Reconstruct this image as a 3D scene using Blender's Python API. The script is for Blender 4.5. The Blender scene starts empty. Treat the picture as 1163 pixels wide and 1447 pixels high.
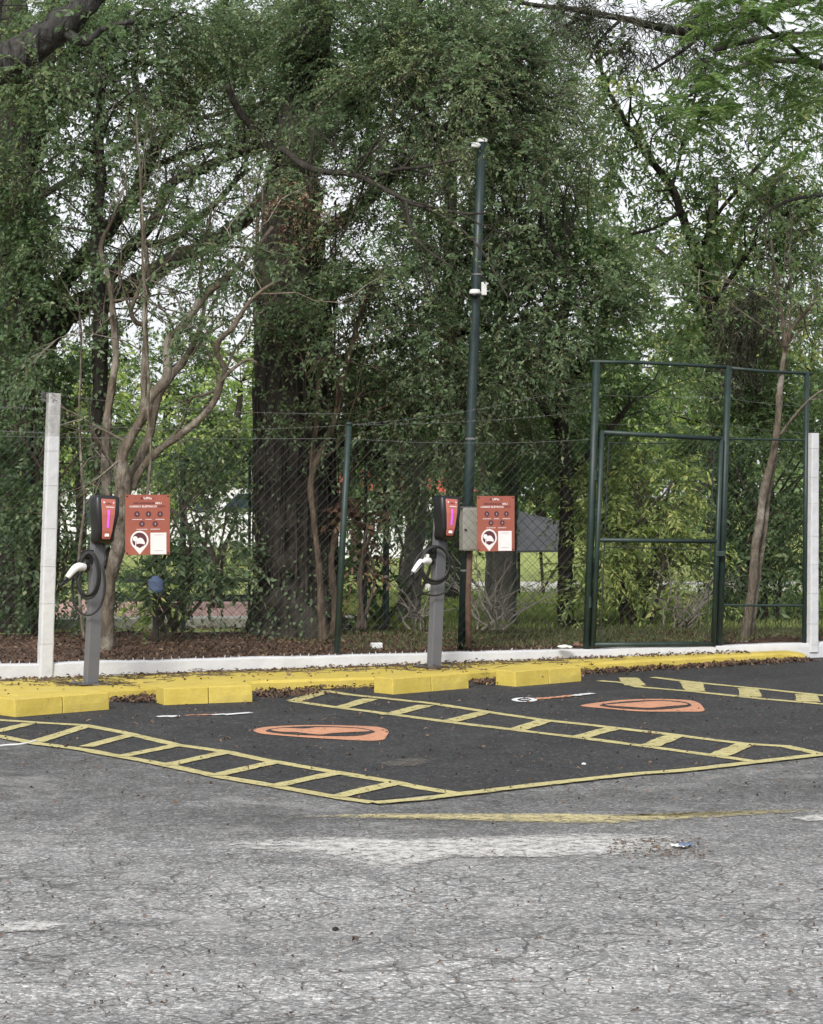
import bpy, bmesh, math, random
import numpy as np
from mathutils import Vector, Matrix, noise as mnoise
from mathutils.geometry import tessellate_polygon

R = math.radians
rng = np.random.default_rng(7)
random.seed(7)
sc = bpy.context.scene
col = sc.collection

# ------------------------------------------------------------------ camera, sky, sun, exposure
H, F, CX, CY0 = 1.6, 3000.0, 581.5, 697.0          # eye height; focal length and horizon of the photo in its pixels
cam_d = bpy.data.cameras.new("camera")
cam = bpy.data.objects.new("camera", cam_d)
col.objects.link(cam)
cam.location = (0, 0, H)
cam.rotation_euler = (R(90), 0, 0)
cam_d.sensor_fit = 'VERTICAL'
cam_d.sensor_height = 36
cam_d.lens = F / 1447 * 36
cam_d.shift_y = -(723.5 - CY0) / 1447
cam_d.clip_end = 2000
sc.camera = cam

SUN_EL, SUN_AZ = R(38), R(198)
world = bpy.data.worlds.new("World")
sc.world = world
world.use_nodes = True
wn, wl = world.node_tree.nodes, world.node_tree.links
wn.clear()
sky = wn.new('ShaderNodeTexSky')
sky.sky_type = 'NISHITA'
sky.sun_disc = False
sky.sun_elevation = SUN_EL
sky.sun_rotation = SUN_AZ
sky.air_density = 1.0
sky.dust_density = 5.0
sky.ozone_density = 1.0
hs = wn.new('ShaderNodeHueSaturation')
hs.inputs['Saturation'].default_value = 0.35       # a white overcast sky
bg = wn.new('ShaderNodeBackground')
bg.inputs['Strength'].default_value = 0.15
wo = wn.new('ShaderNodeOutputWorld')
wl.new(sky.outputs[0], hs.inputs['Color'])
veil = wn.new('ShaderNodeMix'); veil.data_type = 'RGBA'   # thin bright cloud over the whole sky
veil.inputs[0].default_value = 0.75
veil.inputs[7].default_value = (4.9, 5.0, 5.2, 1)
wl.new(hs.outputs[0], veil.inputs[6])
wl.new(veil.outputs[2], bg.inputs['Color'])
wl.new(bg.outputs[0], wo.inputs['Surface'])

sun_d = bpy.data.lights.new("sun", 'SUN')
sun_d.energy = 1.9
sun_d.angle = R(16)
sun_d.color = (1, 0.97, 0.93)
sun = bpy.data.objects.new("sun", sun_d)
col.objects.link(sun)
sv = Vector((math.sin(SUN_AZ) * math.cos(SUN_EL), math.cos(SUN_AZ) * math.cos(SUN_EL), math.sin(SUN_EL)))
sun.rotation_euler = sv.to_track_quat('Z', 'Y').to_euler()

sc.view_settings.view_transform = 'Standard'
sc.view_settings.look = 'None'
sc.view_settings.gamma = 1
sc.view_settings.exposure = 0.64
sc.render.engine = 'CYCLES'
sc.cycles.max_bounces = 12
sc.cycles.diffuse_bounces = 8
sc.cycles.transmission_bounces = 8
sc.cycles.transparent_max_bounces = 12
sc.cycles.use_denoising = True

# ------------------------------------------------------------------ helpers
def P(px, py, d):
    return Vector(((px - CX) / F * d, d, H - (py - CY0) / F * d))

def G(px, py, z=0.0):
    d = F * (H - z) / (py - CY0)
    return Vector(((px - CX) / F * d, d, z))

class MB:
    def __init__(self):
        self.v, self.f, self.m = [], [], []
    def add(self, verts, faces, mi=0):
        o = len(self.v)
        self.v += [tuple(p) for p in verts]
        for f in faces:
            self.f.append(tuple(i + o for i in f)); self.m.append(mi)
    def box(self, c, s, M=None, mi=0):
        c = Vector(c); hx, hy, hz = s[0] / 2, s[1] / 2, s[2] / 2
        vs = [Vector((x, y, z)) for x in (-hx, hx) for y in (-hy, hy) for z in (-hz, hz)]
        vs = [(M @ v if M else v) + c for v in vs]
        self.add(vs, [(0, 1, 3, 2), (4, 6, 7, 5), (0, 4, 5, 1), (2, 3, 7, 6), (0, 2, 6, 4), (1, 5, 7, 3)], mi)
    def prism(self, pts, z0, z1, mi=0):
        n = len(pts)
        self.add([(p[0], p[1], z0) for p in pts] + [(p[0], p[1], z1) for p in pts],
                 [tuple(range(n - 1, -1, -1)), tuple(range(n, 2 * n))] + [(i, (i + 1) % n, n + (i + 1) % n, n + i) for i in range(n)], mi)
    def tube(self, pts, rad, n=8, mi=0, cap=True, rough=0.0, closed=False, freq=4.0):
        pts = [Vector(p) for p in pts]
        k = len(pts)
        if not hasattr(rad, '__len__'): rad = [rad] * k
        t0 = (pts[1] - pts[0]).normalized()
        ref = Vector((1, 0, 0)) if abs(t0.x) < 0.8 else Vector((0, 1, 0))
        u = t0.cross(ref).normalized()
        vs = []
        for i in range(k):
            a = pts[i - 1] if (i > 0 or closed) else pts[0]
            b = pts[(i + 1) % k] if (i < k - 1 or closed) else pts[-1]
            t = (b - a).normalized()
            u = (u - t * u.dot(t))
            u = u.normalized() if u.length > 1e-6 else t.orthogonal().normalized()
            w = t.cross(u)
            for j in range(n):
                a_ = 2 * math.pi * j / n
                q = u * math.cos(a_) + w * math.sin(a_)
                r = rad[i]
                if rough: r *= 1 + rough * mnoise.noise((pts[i] + q * rad[i]) * freq)
                vs.append(pts[i] + q * r)
        fs = []
        for i in range(k if closed else k - 1):
            for j in range(n):
                i2 = (i + 1) % k
                fs.append((i * n + j, i * n + (j + 1) % n, i2 * n + (j + 1) % n, i2 * n + j))
        if cap and not closed:
            fs.append(tuple(range(n - 1, -1, -1))); fs.append(tuple((k - 1) * n + j for j in range(n)))
        self.add(vs, fs, mi)
    def lathe(self, prof, c=(0, 0, 0), n=20, M=None, mi=0):
        c = Vector(c); vs = []
        for r, z in prof:
            for j in range(n):
                v = Vector((r * math.cos(2 * math.pi * j / n), r * math.sin(2 * math.pi * j / n), z))
                vs.append((M @ v if M else v) + c)
        k = len(prof)
        fs = [(i * n + j, i * n + (j + 1) % n, (i + 1) * n + (j + 1) % n, (i + 1) * n + j) for i in range(k - 1) for j in range(n)]
        fs.append(tuple(range(n - 1, -1, -1))); fs.append(tuple((k - 1) * n + j for j in range(n)))
        self.add(vs, fs, mi)
    def build(self, name, mats, parent=None, smooth=False, bevel=0, off=None):
        me = bpy.data.meshes.new(name)
        vs = self.v
        if off is not None: vs = [(a - off[0], b - off[1], c - off[2]) for a, b, c in vs]
        me.from_pydata(vs, [], self.f)
        for m in (mats if isinstance(mats, (list, tuple)) else [mats]): me.materials.append(m)
        if any(self.m): me.polygons.foreach_set('material_index', self.m)
        if smooth: me.polygons.foreach_set('use_smooth', [True] * len(self.f))
        me.update()
        o = bpy.data.objects.new(name, me)
        col.objects.link(o)
        if parent: o.parent = parent
        if bevel:
            b = o.modifiers.new("bevel", 'BEVEL'); b.width = bevel; b.segments = 2; b.limit_method = 'ANGLE'
        return o

def tag(o, label=None, cat=None, group=None, kind=None):
    if label: o['label'] = label
    if cat: o['category'] = cat
    if group: o['group'] = group
    if kind: o['kind'] = kind
    return o

def thing(name, loc, label, cat, group=None, rz=0.0):
    o = bpy.data.objects.new(name, None)
    o.empty_display_size = 0.1
    col.objects.link(o)
    o.location = loc; o.rotation_euler = (0, 0, rz)
    return tag(o, label, cat, group)

# ------------------------------------------------------------------ materials
class NT:
    def __init__(self, name):
        self.mat = bpy.data.materials.new(name); self.mat.use_nodes = True
        self.n, self.l = self.mat.node_tree.nodes, self.mat.node_tree.links
        self.bsdf = self.n['Principled BSDF']; self.out = self.n['Material Output']
        tc = self.n.new('ShaderNodeTexCoord'); self.co = tc.outputs['Object']
    def noise(self, scale, detail=4, rough=0.6, co=None, dist=0.0):
        t = self.n.new('ShaderNodeTexNoise'); t.inputs['Scale'].default_value = scale
        t.inputs['Detail'].default_value = detail; t.inputs['Roughness'].default_value = rough
        t.inputs['Distortion'].default_value = dist
        self.l.new(co or self.co, t.inputs['Vector']); return t.outputs['Fac']
    def voro(self, scale, feature='F1', co=None, out='Distance'):
        t = self.n.new('ShaderNodeTexVoronoi'); t.feature = feature; t.inputs['Scale'].default_value = scale
        self.l.new(co or self.co, t.inputs['Vector']); return t.outputs[out]
    def ramp(self, fac, stops):
        t = self.n.new('ShaderNodeValToRGB'); e = t.color_ramp.elements
        while len(e) < len(stops): e.new(0.5)
        for el, (p, c) in zip(e, stops):
            el.position = p
            el.color = (c, c, c, 1) if not hasattr(c, '__len__') else (*c, 1)
        self.l.new(fac, t.inputs['Fac']); return t.outputs['Color']
    def mix(self, fac, a, b, mode='MIX'):
        t = self.n.new('ShaderNodeMix'); t.data_type = 'RGBA'; t.blend_type = mode
        for s, v in ((t.inputs[0], fac), (t.inputs[6], a), (t.inputs[7], b)):
            if isinstance(v, (int, float)): s.default_value = v if s.type == 'VALUE' else (v, v, v, 1)
            elif isinstance(v, tuple): s.default_value = (*v, 1)
            else: self.l.new(v, s)
        return t.outputs[2]
    def math(self, op, a, b=0.0, clamp=False):
        t = self.n.new('ShaderNodeMath'); t.operation = op; t.use_clamp = clamp
        for s, v in zip(t.inputs, (a, b)):
            if isinstance(v, (int, float)): s.default_value = v
            else: self.l.new(v, s)
        return t.outputs[0]
    def warp(self, amt, scale, co=None):
        t = self.n.new('ShaderNodeTexNoise'); t.inputs['Scale'].default_value = scale; t.inputs['Detail'].default_value = 3
        self.l.new(co or self.co, t.inputs['Vector'])
        v = self.n.new('ShaderNodeVectorMath'); v.operation = 'MULTIPLY_ADD'
        self.l.new(t.outputs['Color'], v.inputs[0]); v.inputs[1].default_value = (amt,) * 3
        self.l.new(co or self.co, v.inputs[2]); return v.outputs[0]
    def scale(self, s, co=None):
        v = self.n.new('ShaderNodeVectorMath'); v.operation = 'MULTIPLY'
        self.l.new(co or self.co, v.inputs[0]); v.inputs[1].default_value = s; return v.outputs[0]
    def rot(self, a, co=None):
        v = self.n.new('ShaderNodeVectorRotate'); v.rotation_type = 'Z_AXIS'; v.inputs['Angle'].default_value = a
        self.l.new(co or self.co, v.inputs['Vector']); return v.outputs[0]
    def attr(self, name):
        t = self.n.new('ShaderNodeAttribute'); t.attribute_name = name; return t.outputs['Fac']
    def bump(self, h, strength=0.4, dist=0.01):
        t = self.n.new('ShaderNodeBump'); t.inputs['Strength'].default_value = strength; t.inputs['Distance'].default_value = dist
        self.l.new(h, t.inputs['Height']); self.l.new(t.outputs[0], self.bsdf.inputs['Normal'])
    def done(self, color=None, rough=0.6, metal=0.0, spec=0.5):
        if color is not None:
            if isinstance(color, tuple): self.bsdf.inputs['Base Color'].default_value = (*color, 1)
            else: self.l.new(color, self.bsdf.inputs['Base Color'])
        if isinstance(rough, (int, float)): self.bsdf.inputs['Roughness'].default_value = rough
        else: self.l.new(rough, self.bsdf.inputs['Roughness'])
        self.bsdf.inputs['Metallic'].default_value = metal
        self.bsdf.inputs['Specular IOR Level'].default_value = spec
        return self.mat
    def alpha(self, fac):
        self.l.new(fac, self.bsdf.inputs['Alpha'])

def plain(name, c, rough=0.5, var=0.25, scale=14, metal=0.0, bump=0.0, dirt=None, spec=0.5):
    t = NT(name)
    n = t.noise(scale, 5)
    c1 = tuple(x * (1 - var) for x in c); c2 = tuple(min(1, x * (1 + var)) for x in c)
    out = t.ramp(n, [(0.3, c1), (0.7, c2)])
    if dirt:
        d = t.ramp(t.noise(scale * 0.5, 6, 0.7), [(0.52, 0), (0.72, 1)])
        out = t.mix(t.math('MULTIPLY', d, dirt[1]), out, dirt[0])
    if bump: t.bump(n, bump, 0.01)
    return t.done(out, rough, metal, spec)

def asphalt_old():
    t = NT("asphalt_old")
    big = t.noise(0.55, 5, 0.6)
    c = t.ramp(big, [(0.3, (0.186, 0.183, 0.180)), (0.7, (0.274, 0.271, 0.267))])
    mid = t.noise(6, 6, 0.75)
    c = t.mix(1.0, c, t.ramp(mid, [(0.3, 0.62), (0.5, 0.98), (0.72, 1.35)]), 'MULTIPLY')
    st = t.voro(85, 'F1', out='Color')
    sep = t.n.new('ShaderNodeSeparateColor'); t.l.new(st, sep.inputs[0])
    c = t.mix(0.65, c, t.ramp(sep.outputs[0], [(0.0, 0.25), (0.4, 0.75), (0.8, 1.25), (1.0, 2.6)]), 'MULTIPLY')
    fine = t.noise(230, 2, 0.6)
    c = t.mix(0.8, c, t.ramp(fine, [(0.32, 0.5), (0.5, 1.0), (0.68, 1.5)]), 'MULTIPLY')
    # alligator cracks
    w = t.warp(0.16, 5.0)
    e1 = t.voro(3.6, 'DISTANCE_TO_EDGE', co=w)
    e2 = t.voro(9.0, 'DISTANCE_TO_EDGE', co=t.warp(0.08, 9.0))
    k1 = t.ramp(e1, [(0.0, 1), (0.014, 0.8), (0.034, 0)])
    k2 = t.ramp(e2, [(0.0, 0.8), (0.02, 0.5), (0.05, 0)])
    m1 = t.ramp(t.noise(1.1, 5, 0.7), [(0.42, 0), (0.58, 1)])
    m2 = t.ramp(t.noise(2.3, 5, 0.7), [(0.45, 0), (0.6, 1)])
    k = t.math('MAXIMUM', t.math('MULTIPLY', k1, m1), t.math('MULTIPLY', k2, m2))
    # the breaking up is worst away from the bays
    sp = t.n.new('ShaderNodeSeparateXYZ'); t.l.new(t.co, sp.inputs[0])
    far = t.math('MULTIPLY', t.math('SUBTRACT', 10.4, sp.outputs[1]), 0.55, True)
    k = t.math('MULTIPLY', k, t.math('ADD', t.math('MULTIPLY', far, 0.95), 0.05))
    c = t.mix(t.math('MULTIPLY', k, 0.58), c, (0.055, 0.052, 0.049))
    # less worn and darker towards the bays, with drips of oil
    nb = t.math('ADD', sp.outputs[1], t.math('MULTIPLY', t.noise(0.9, 5, 0.65), 3.0))
    c = t.mix(1.0, c, t.ramp(t.math('MULTIPLY', nb, 0.06), [(0.56, 1.10), (0.66, 0.92), (0.74, 0.58), (0.85, 0.5)]), 'MULTIPLY')
    oil = t.ramp(t.noise(3.1, 3, 0.5), [(0.66, 0), (0.74, 1)])
    c = t.mix(t.math('MULTIPLY', oil, 0.35), c, (0.07, 0.068, 0.066))
    ty = t.ramp(t.noise(0.7, 3, 0.5, co=t.scale((0.25, 1.6, 1), co=t.rot(R(-8)))), [(0.45, 0.86), (0.62, 1.1)])
    c = t.mix(1.0, c, ty, 'MULTIPLY')
    # pale dusty wear
    d = t.ramp(t.noise(1.7, 7, 0.72, dist=0.6), [(0.54, 0), (0.68, 1)])
    c = t.mix(t.math('MULTIPLY', d, 0.32), c, (0.42, 0.415, 0.40))
    hh = t.math('SUBTRACT', t.math('ADD', t.math('MULTIPLY', sep.outputs[1], 0.3), t.math('MULTIPLY', mid, 0.8)), t.math('MULTIPLY', k, 1.6))
    t.bump(hh, 0.75, 0.012)
    return t.done(c, 0.9, spec=0.3)

def asphalt_new():
    t = NT("asphalt_new")
    c = t.ramp(t.noise(0.9, 6, 0.7), [(0.3, (0.018, 0.018, 0.019)), (0.7, (0.034, 0.034, 0.035))])
    st = t.voro(80, 'F1', out='Color')
    sep = t.n.new('ShaderNodeSeparateColor'); t.l.new(st, sep.inputs[0])
    c = t.mix(0.9, c, t.ramp(sep.outputs[0], [(0.0, 0.4), (0.6, 1.0), (0.9, 1.6), (1.0, 4.2)]), 'MULTIPLY')
    d = t.ramp(t.noise(1.6, 8, 0.75, dist=0.5), [(0.50, 0), (0.72, 1)])
    c = t.mix(t.math('MULTIPLY', d, 0.18), c, (0.15, 0.145, 0.135))
    tr = t.ramp(t.noise(2.6, 5, 0.7, co=t.scale((1.0, 0.22, 1), co=t.rot(R(44)))), [(0.55, 0), (0.7, 1)])   # tyre rub along the bays
    c = t.mix(t.math('MULTIPLY', tr, 0.4), c, (0.024, 0.024, 0.025))
    sp = t.ramp(t.noise(46, 3, 0.7), [(0.70, 0), (0.76, 1)])
    c = t.mix(t.math('MULTIPLY', sp, 0.5), c, (0.30, 0.28, 0.25))
    t.bump(t.math('ADD', sep.outputs[1], t.noise(9, 4)), 0.5, 0.006)
    return t.done(c, 0.88, spec=0.35)

def paint(name, c, hole=0.42, soft=0.1, edge=False, dark=0.85):
    t = NT(name)
    n = t.noise(16, 6, 0.75)
    v = t.ramp(t.noise(3, 4), [(0.3, tuple(x * dark for x in c)), (0.7, c)])
    g = t.ramp(t.noise(120, 2), [(0.35, 0.72), (0.6, 1.05)])
    v = t.mix(0.7, v, g, 'MULTIPLY')
    n2 = t.math('ADD', t.math('MULTIPLY', n, 0.6), t.math('MULTIPLY', t.noise(70, 3, 0.8), 0.4))
    if edge:
        n2 = t.math('ADD', n2, t.math('MULTIPLY', t.math('SUBTRACT', t.attr('edge'), 1.0), 0.35))
    a = t.ramp(n2, [(hole - soft, 0), (hole + soft, 1)])
    t.alpha(a)
    return t.done(v, 0.75)

def leaf_mat(name, stops, trans=0.45, rough=0.58):
    t = NT(name)
    c = t.ramp(t.attr('rnd'), stops)
    t.done(c, rough, spec=0.5)
    tr = t.n.new('ShaderNodeBsdfTranslucent')
    t.l.new(t.mix(1.0, c, (1.12, 1.25, 0.8), 'MULTIPLY'), tr.inputs['Color'])
    ms = t.n.new('ShaderNodeMixShader'); ms.inputs[0].default_value = trans
    t.l.new(t.bsdf.outputs[0], ms.inputs[1]); t.l.new(tr.outputs[0], ms.inputs[2])
    t.l.new(ms.outputs[0], t.out.inputs['Surface'])
    return t.mat

def bark(name, c1, c2, scale=9, bump=0.9, moss=None):
    t = NT(name)
    co = t.scale((1, 1, 0.28))
    n = t.noise(scale, 7, 0.7, co=co, dist=0.4)
    v = t.voro(scale * 1.6, 'F1', co=t.warp(0.15, 5, co))
    c = t.ramp(n, [(0.32, c1), (0.68, c2)])
    c = t.mix(0.6, c, t.ramp(v, [(0.0, 1.2), (0.6, 0.6)]), 'MULTIPLY')
    if moss:
        c = t.mix(t.ramp(t.noise(2.2, 5, 0.7), [(0.48, 0), (0.62, 1)]), c, moss)
    t.bump(t.math('ADD', n, t.math('MULTIPLY', v, -0.6)), bump, 0.03)
    return t.done(c, 0.9, spec=0.2)

M = {}
M['old'] = asphalt_old()
M['new'] = asphalt_new()
M['yline'] = paint("yellow_line_paint", (0.497, 0.437, 0.198), 0.42, 0.06)
M['yworn'] = paint("worn_yellow_paint", (0.52, 0.45, 0.23), 0.458, 0.10, edge=True)
M['wworn'] = paint("worn_white_paint", (0.57, 0.56, 0.53), 0.464, 0.085, edge=True)
M['dust'] = paint("sandy_dust", (0.17, 0.155, 0.13), 0.52, 0.12, edge=True)
M['orange'] = paint("orange_emblem_paint", (0.552, 0.267, 0.156), 0.40, 0.06)
M['wline'] = paint("white_line_paint", (0.75, 0.75, 0.76), 0.40, 0.06)
def kerb_paint():
    t = NT("yellow_kerb_paint")
    c = t.ramp(t.noise(5, 5), [(0.3, (0.460, 0.345, 0.055)), (0.7, (0.552, 0.437, 0.092))])
    d = t.ramp(t.noise(9, 7, 0.75), [(0.55, 0), (0.70, 1)])
    c = t.mix(t.math('MULTIPLY', d, 0.4), c, (0.30, 0.22, 0.10))
    s = t.ramp(t.noise(60, 3, 0.7), [(0.62, 0), (0.70, 1)])
    c = t.mix(t.math('MULTIPLY', s, 0.5), c, (0.22, 0.17, 0.09))
    ch = t.ramp(t.noise(13, 8, 0.8, dist=0.8), [(0.665, 0), (0.69, 1)])
    c = t.mix(ch, c, (0.30, 0.28, 0.24))
    rub = t.ramp(t.noise(4.5, 5, 0.7, co=t.scale((0.5, 1, 2.2))), [(0.56, 0), (0.72, 1)])
    c = t.mix(t.math('MULTIPLY', rub, 0.35), c, (0.13, 0.11, 0.07))
    t.bump(t.math('ADD', t.noise(30, 5, 0.7), t.noise(5, 2)), 0.5, 0.01)
    return t.done(c, 0.75)
M['kerb'] = kerb_paint()
def white_paint():
    t = NT("white_limewash")
    c = t.ramp(t.noise(4, 5), [(0.3, (0.482, 0.486, 0.499)), (0.7, (0.559, 0.563, 0.576))])
    d = t.ramp(t.noise(11, 7, 0.78), [(0.58, 0), (0.74, 1)])
    c = t.mix(t.math('MULTIPLY', d, 0.4), c, (0.42, 0.40, 0.37))
    t.bump(t.noise(22, 6, 0.7), 0.6, 0.012)
    return t.done(c, 0.85)
M['white'] = white_paint()
def post_paint():
    t = NT("white_post_paint")
    c = t.ramp(t.noise(4, 5), [(0.3, (0.475, 0.480, 0.493)), (0.7, (0.572, 0.576, 0.585))])
    d = t.ramp(t.noise(16, 7, 0.75, co=t.scale((1, 1, 0.4))), [(0.56, 0), (0.70, 1)])
    c = t.mix(t.math('MULTIPLY', d, 0.45), c, (0.36, 0.35, 0.34))
    t.bump(t.noise(25, 6, 0.7), 0.5, 0.01)
    return t.done(c, 0.85)
M['post'] = post_paint()
M['concrete'] = plain("bare_concrete", (0.34, 0.335, 0.33), 0.9, 0.3, 18, bump=0.5)
M['greenmetal'] = plain("green_painted_steel", (0.014, 0.030, 0.025), 0.5, 0.3, 10, dirt=((0.04, 0.05, 0.045), 0.4))
M['greenpole'] = plain("dark_green_pole_paint", (0.011, 0.026, 0.025), 0.45, 0.3, 10, dirt=((0.05, 0.055, 0.05), 0.4))
M['meshwire'] = plain("green_coated_wire", (0.030, 0.040, 0.036), 0.6, 0.3, 30)
M['galv'] = plain("galvanised_wire", (0.20, 0.20, 0.20), 0.5, 0.3, 30, metal=0.5)
M['greysteel'] = plain("grey_powder_coat", (0.115, 0.115, 0.122), 0.5, 0.08, 6, dirt=((0.10, 0.10, 0.10), 0.3))
M['black'] = plain("black_plastic", (0.010, 0.009, 0.011), 0.38, 0.2, 20)
M['rubber'] = plain("black_rubber", (0.012, 0.012, 0.013), 0.55, 0.2, 20)
M['wplastic'] = plain("white_plastic", (0.72, 0.72, 0.70), 0.35, 0.05, 10)
M['signred'] = plain("orange_red_sign_panel", (0.310, 0.090, 0.060), 0.5, 0.06, 6, dirt=((0.42, 0.16, 0.11), 0.4))
M['signdark'] = plain("dark_maroon_print", (0.095, 0.028, 0.035), 0.5, 0.1)
M['signwhite'] = plain("white_print", (0.78, 0.72, 0.72), 0.5, 0.05)
M['cardgrey'] = plain("grey_print", (0.42, 0.43, 0.47), 0.5, 0.05)
M['faceplate'] = plain("orange_face_plate", (0.45, 0.13, 0.095), 0.35, 0.05, 5)
M['boxpaint'] = plain("beige_grey_box", (0.28, 0.275, 0.24), 0.5, 0.12, 8, dirt=((0.16, 0.15, 0.12), 0.6))
M['rust'] = plain("brown_rusty_pipe", (0.15, 0.085, 0.06), 0.8, 0.4, 16, bump=0.3)
def led():
    t = NT("violet_led"); t.done((0.4, 0.05, 0.6), 0.4)
    t.bsdf.inputs['Emission Color'].default_value = (0.60, 0.14, 0.74, 1)
    t.bsdf.inputs['Emission Strength'].default_value = 0.5
    return t.mat
M['led'] = led()
def soil():
    t = NT("leaf_littered_soil")
    c = t.ramp(t.noise(2, 6, 0.7), [(0.3, (0.06, 0.038, 0.028)), (0.7, (0.14, 0.088, 0.064))])
    v = t.voro(26, 'F1', out='Color'); sep = t.n.new('ShaderNodeSeparateColor'); t.l.new(v, sep.inputs[0])
    c = t.mix(0.8, c, t.ramp(sep.outputs[0], [(0.0, 0.5), (0.7, 1.1), (1.0, 2.0)]), 'MULTIPLY')
    t.bump(t.noise(14, 6, 0.7), 0.9, 0.04)
    return t.done(c, 0.95, spec=0.1)
M['soil'] = soil()
def lawn():
    t = NT("lawn_grass")
    c = t.ramp(t.noise(1.3, 6, 0.65), [(0.3, (0.24, 0.29, 0.09)), (0.7, (0.40, 0.44, 0.16))])  # raised well above plain grass: strong sunlight is put into the lawn colour
    c = t.mix(0.7, c, t.ramp(t.noise(40, 4, 0.7), [(0.3, 0.5), (0.7, 1.4)]), 'MULTIPLY')
    t.bump(t.noise(30, 4), 0.8, 0.05)
    return t.done(c, 0.9, spec=0.1)
M['lawn'] = lawn()
M['pink'] = plain("pink_court_paving", (0.46, 0.28, 0.24), 0.85, 0.2, 2.5)
M['palekerb'] = plain("pale_concrete", (0.52, 0.50, 0.45), 0.85, 0.2, 5)
M['carpaint'] = plain("white_car_paint", (0.75, 0.75, 0.76), 0.25, 0.03)
M['glass'] = plain("dark_car_glass", (0.03, 0.045, 0.055), 0.08, 0.1)
M['tarp'] = plain("dark_grey_sheet", (0.05, 0.05, 0.054), 0.7, 0.2, 5)
M['redroof'] = plain("red_painted_metal", (0.42, 0.06, 0.04), 0.6, 0.2)
M['bluejug'] = plain("blue_plastic", (0.11, 0.155, 0.26), 0.35, 0.2)
M['bark_dark'] = bark("dark_bark", (0.020, 0.017, 0.014), (0.060, 0.052, 0.043))
M['bark_ivy'] = bark("ivy_grown_bark", (0.022, 0.019, 0.016), (0.078, 0.069, 0.057), 11, 1.0)
M['bark_tan'] = bark("tan_bark", (0.080, 0.064, 0.048), (0.23, 0.188, 0.142), 17, 0.9, moss=(0.30, 0.27, 0.225))
M['bark_mid'] = bark("brown_bark", (0.045, 0.034, 0.025), (0.16, 0.12, 0.085), 17, 0.8)
M['bark_grey'] = bark("grey_flaky_bark", (0.014, 0.013, 0.012), (0.105, 0.10, 0.092), 19, 1.0)
M['bark_pale'] = bark("pale_grey_bark", (0.20, 0.185, 0.165), (0.46, 0.43, 0.385), 8, 0.8)
M['twig'] = plain("brown_twig", (0.075, 0.058, 0.043), 0.9, 0.4, 20)
M['drytwig'] = plain("dry_grey_twig", (0.17, 0.15, 0.125), 0.9, 0.4, 20)

LF = {}
LF['dark'] = leaf_mat("dark_green_leaves", [(0.0, (0.073, 0.119, 0.061)), (0.5, (0.140, 0.211, 0.107)), (0.85, (0.220, 0.284, 0.146)), (1.0, (0.360, 0.383, 0.206))])
LF['mid'] = leaf_mat("mid_green_leaves", [(0.0, (0.087, 0.148, 0.067)), (0.5, (0.167, 0.258, 0.111)), (0.85, (0.246, 0.331, 0.146)), (1.0, (0.400, 0.437, 0.206))])
LF['grey'] = leaf_mat("olive_leaves", [(0.0, (0.083, 0.137, 0.065)), (0.5, (0.166, 0.251, 0.113)), (0.85, (0.273, 0.348, 0.150)), (1.0, (0.451, 0.445, 0.162))])
LF['lime'] = leaf_mat("yellow_green_leaves", [(0.0, (0.145, 0.220, 0.073)), (0.5, (0.290, 0.380, 0.126)), (0.85, (0.436, 0.512, 0.172)), (1.0, (0.550, 0.550, 0.198))])
LF['bright'] = leaf_mat("bright_green_leaves", [(0.0, (0.083, 0.140, 0.048)), (0.5, (0.149, 0.244, 0.084)), (0.85, (0.220, 0.311, 0.115)), (1.0, (0.319, 0.373, 0.157))], 0.45)
LF['dead'] = leaf_mat("dead_brown_leaves", [(0.0, (0.060, 0.034, 0.022)), (0.5, (0.156, 0.090, 0.054)), (0.9, (0.300, 0.192, 0.120)), (1.0, (0.432, 0.312, 0.204))], 0.15)
LF['pine'] = leaf_mat("dark_needles", [(0.0, (0.023, 0.034, 0.021)), (0.6, (0.052, 0.065, 0.036)), (1.0, (0.104, 0.098, 0.065))], 0.15)
LF['litter'] = leaf_mat("fallen_leaves", [(0.0, (0.045, 0.027, 0.019)), (0.5, (0.115, 0.066, 0.042)), (0.9, (0.20, 0.13, 0.08)), (1.0, (0.340, 0.240, 0.130))], 0.05)
LF['lawn'] = leaf_mat("sunlit_lawn_blades", [(0.0, (0.14, 0.20, 0.05)), (0.6, (0.27, 0.33, 0.10)), (1.0, (0.40, 0.40, 0.17))], 0.3)  # lighter version of the grass blades, sunshine painted into the colour
LF['grass'] = leaf_mat("grass_blades", [(0.0, (0.048, 0.066, 0.024)), (0.6, (0.102, 0.132, 0.042)), (1.0, (0.204, 0.180, 0.084))], 0.25)

# ------------------------------------------------------------------ leaves and trees
def unit(a):
    return a / np.maximum(np.linalg.norm(a, axis=-1, keepdims=True), 1e-9)

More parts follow.
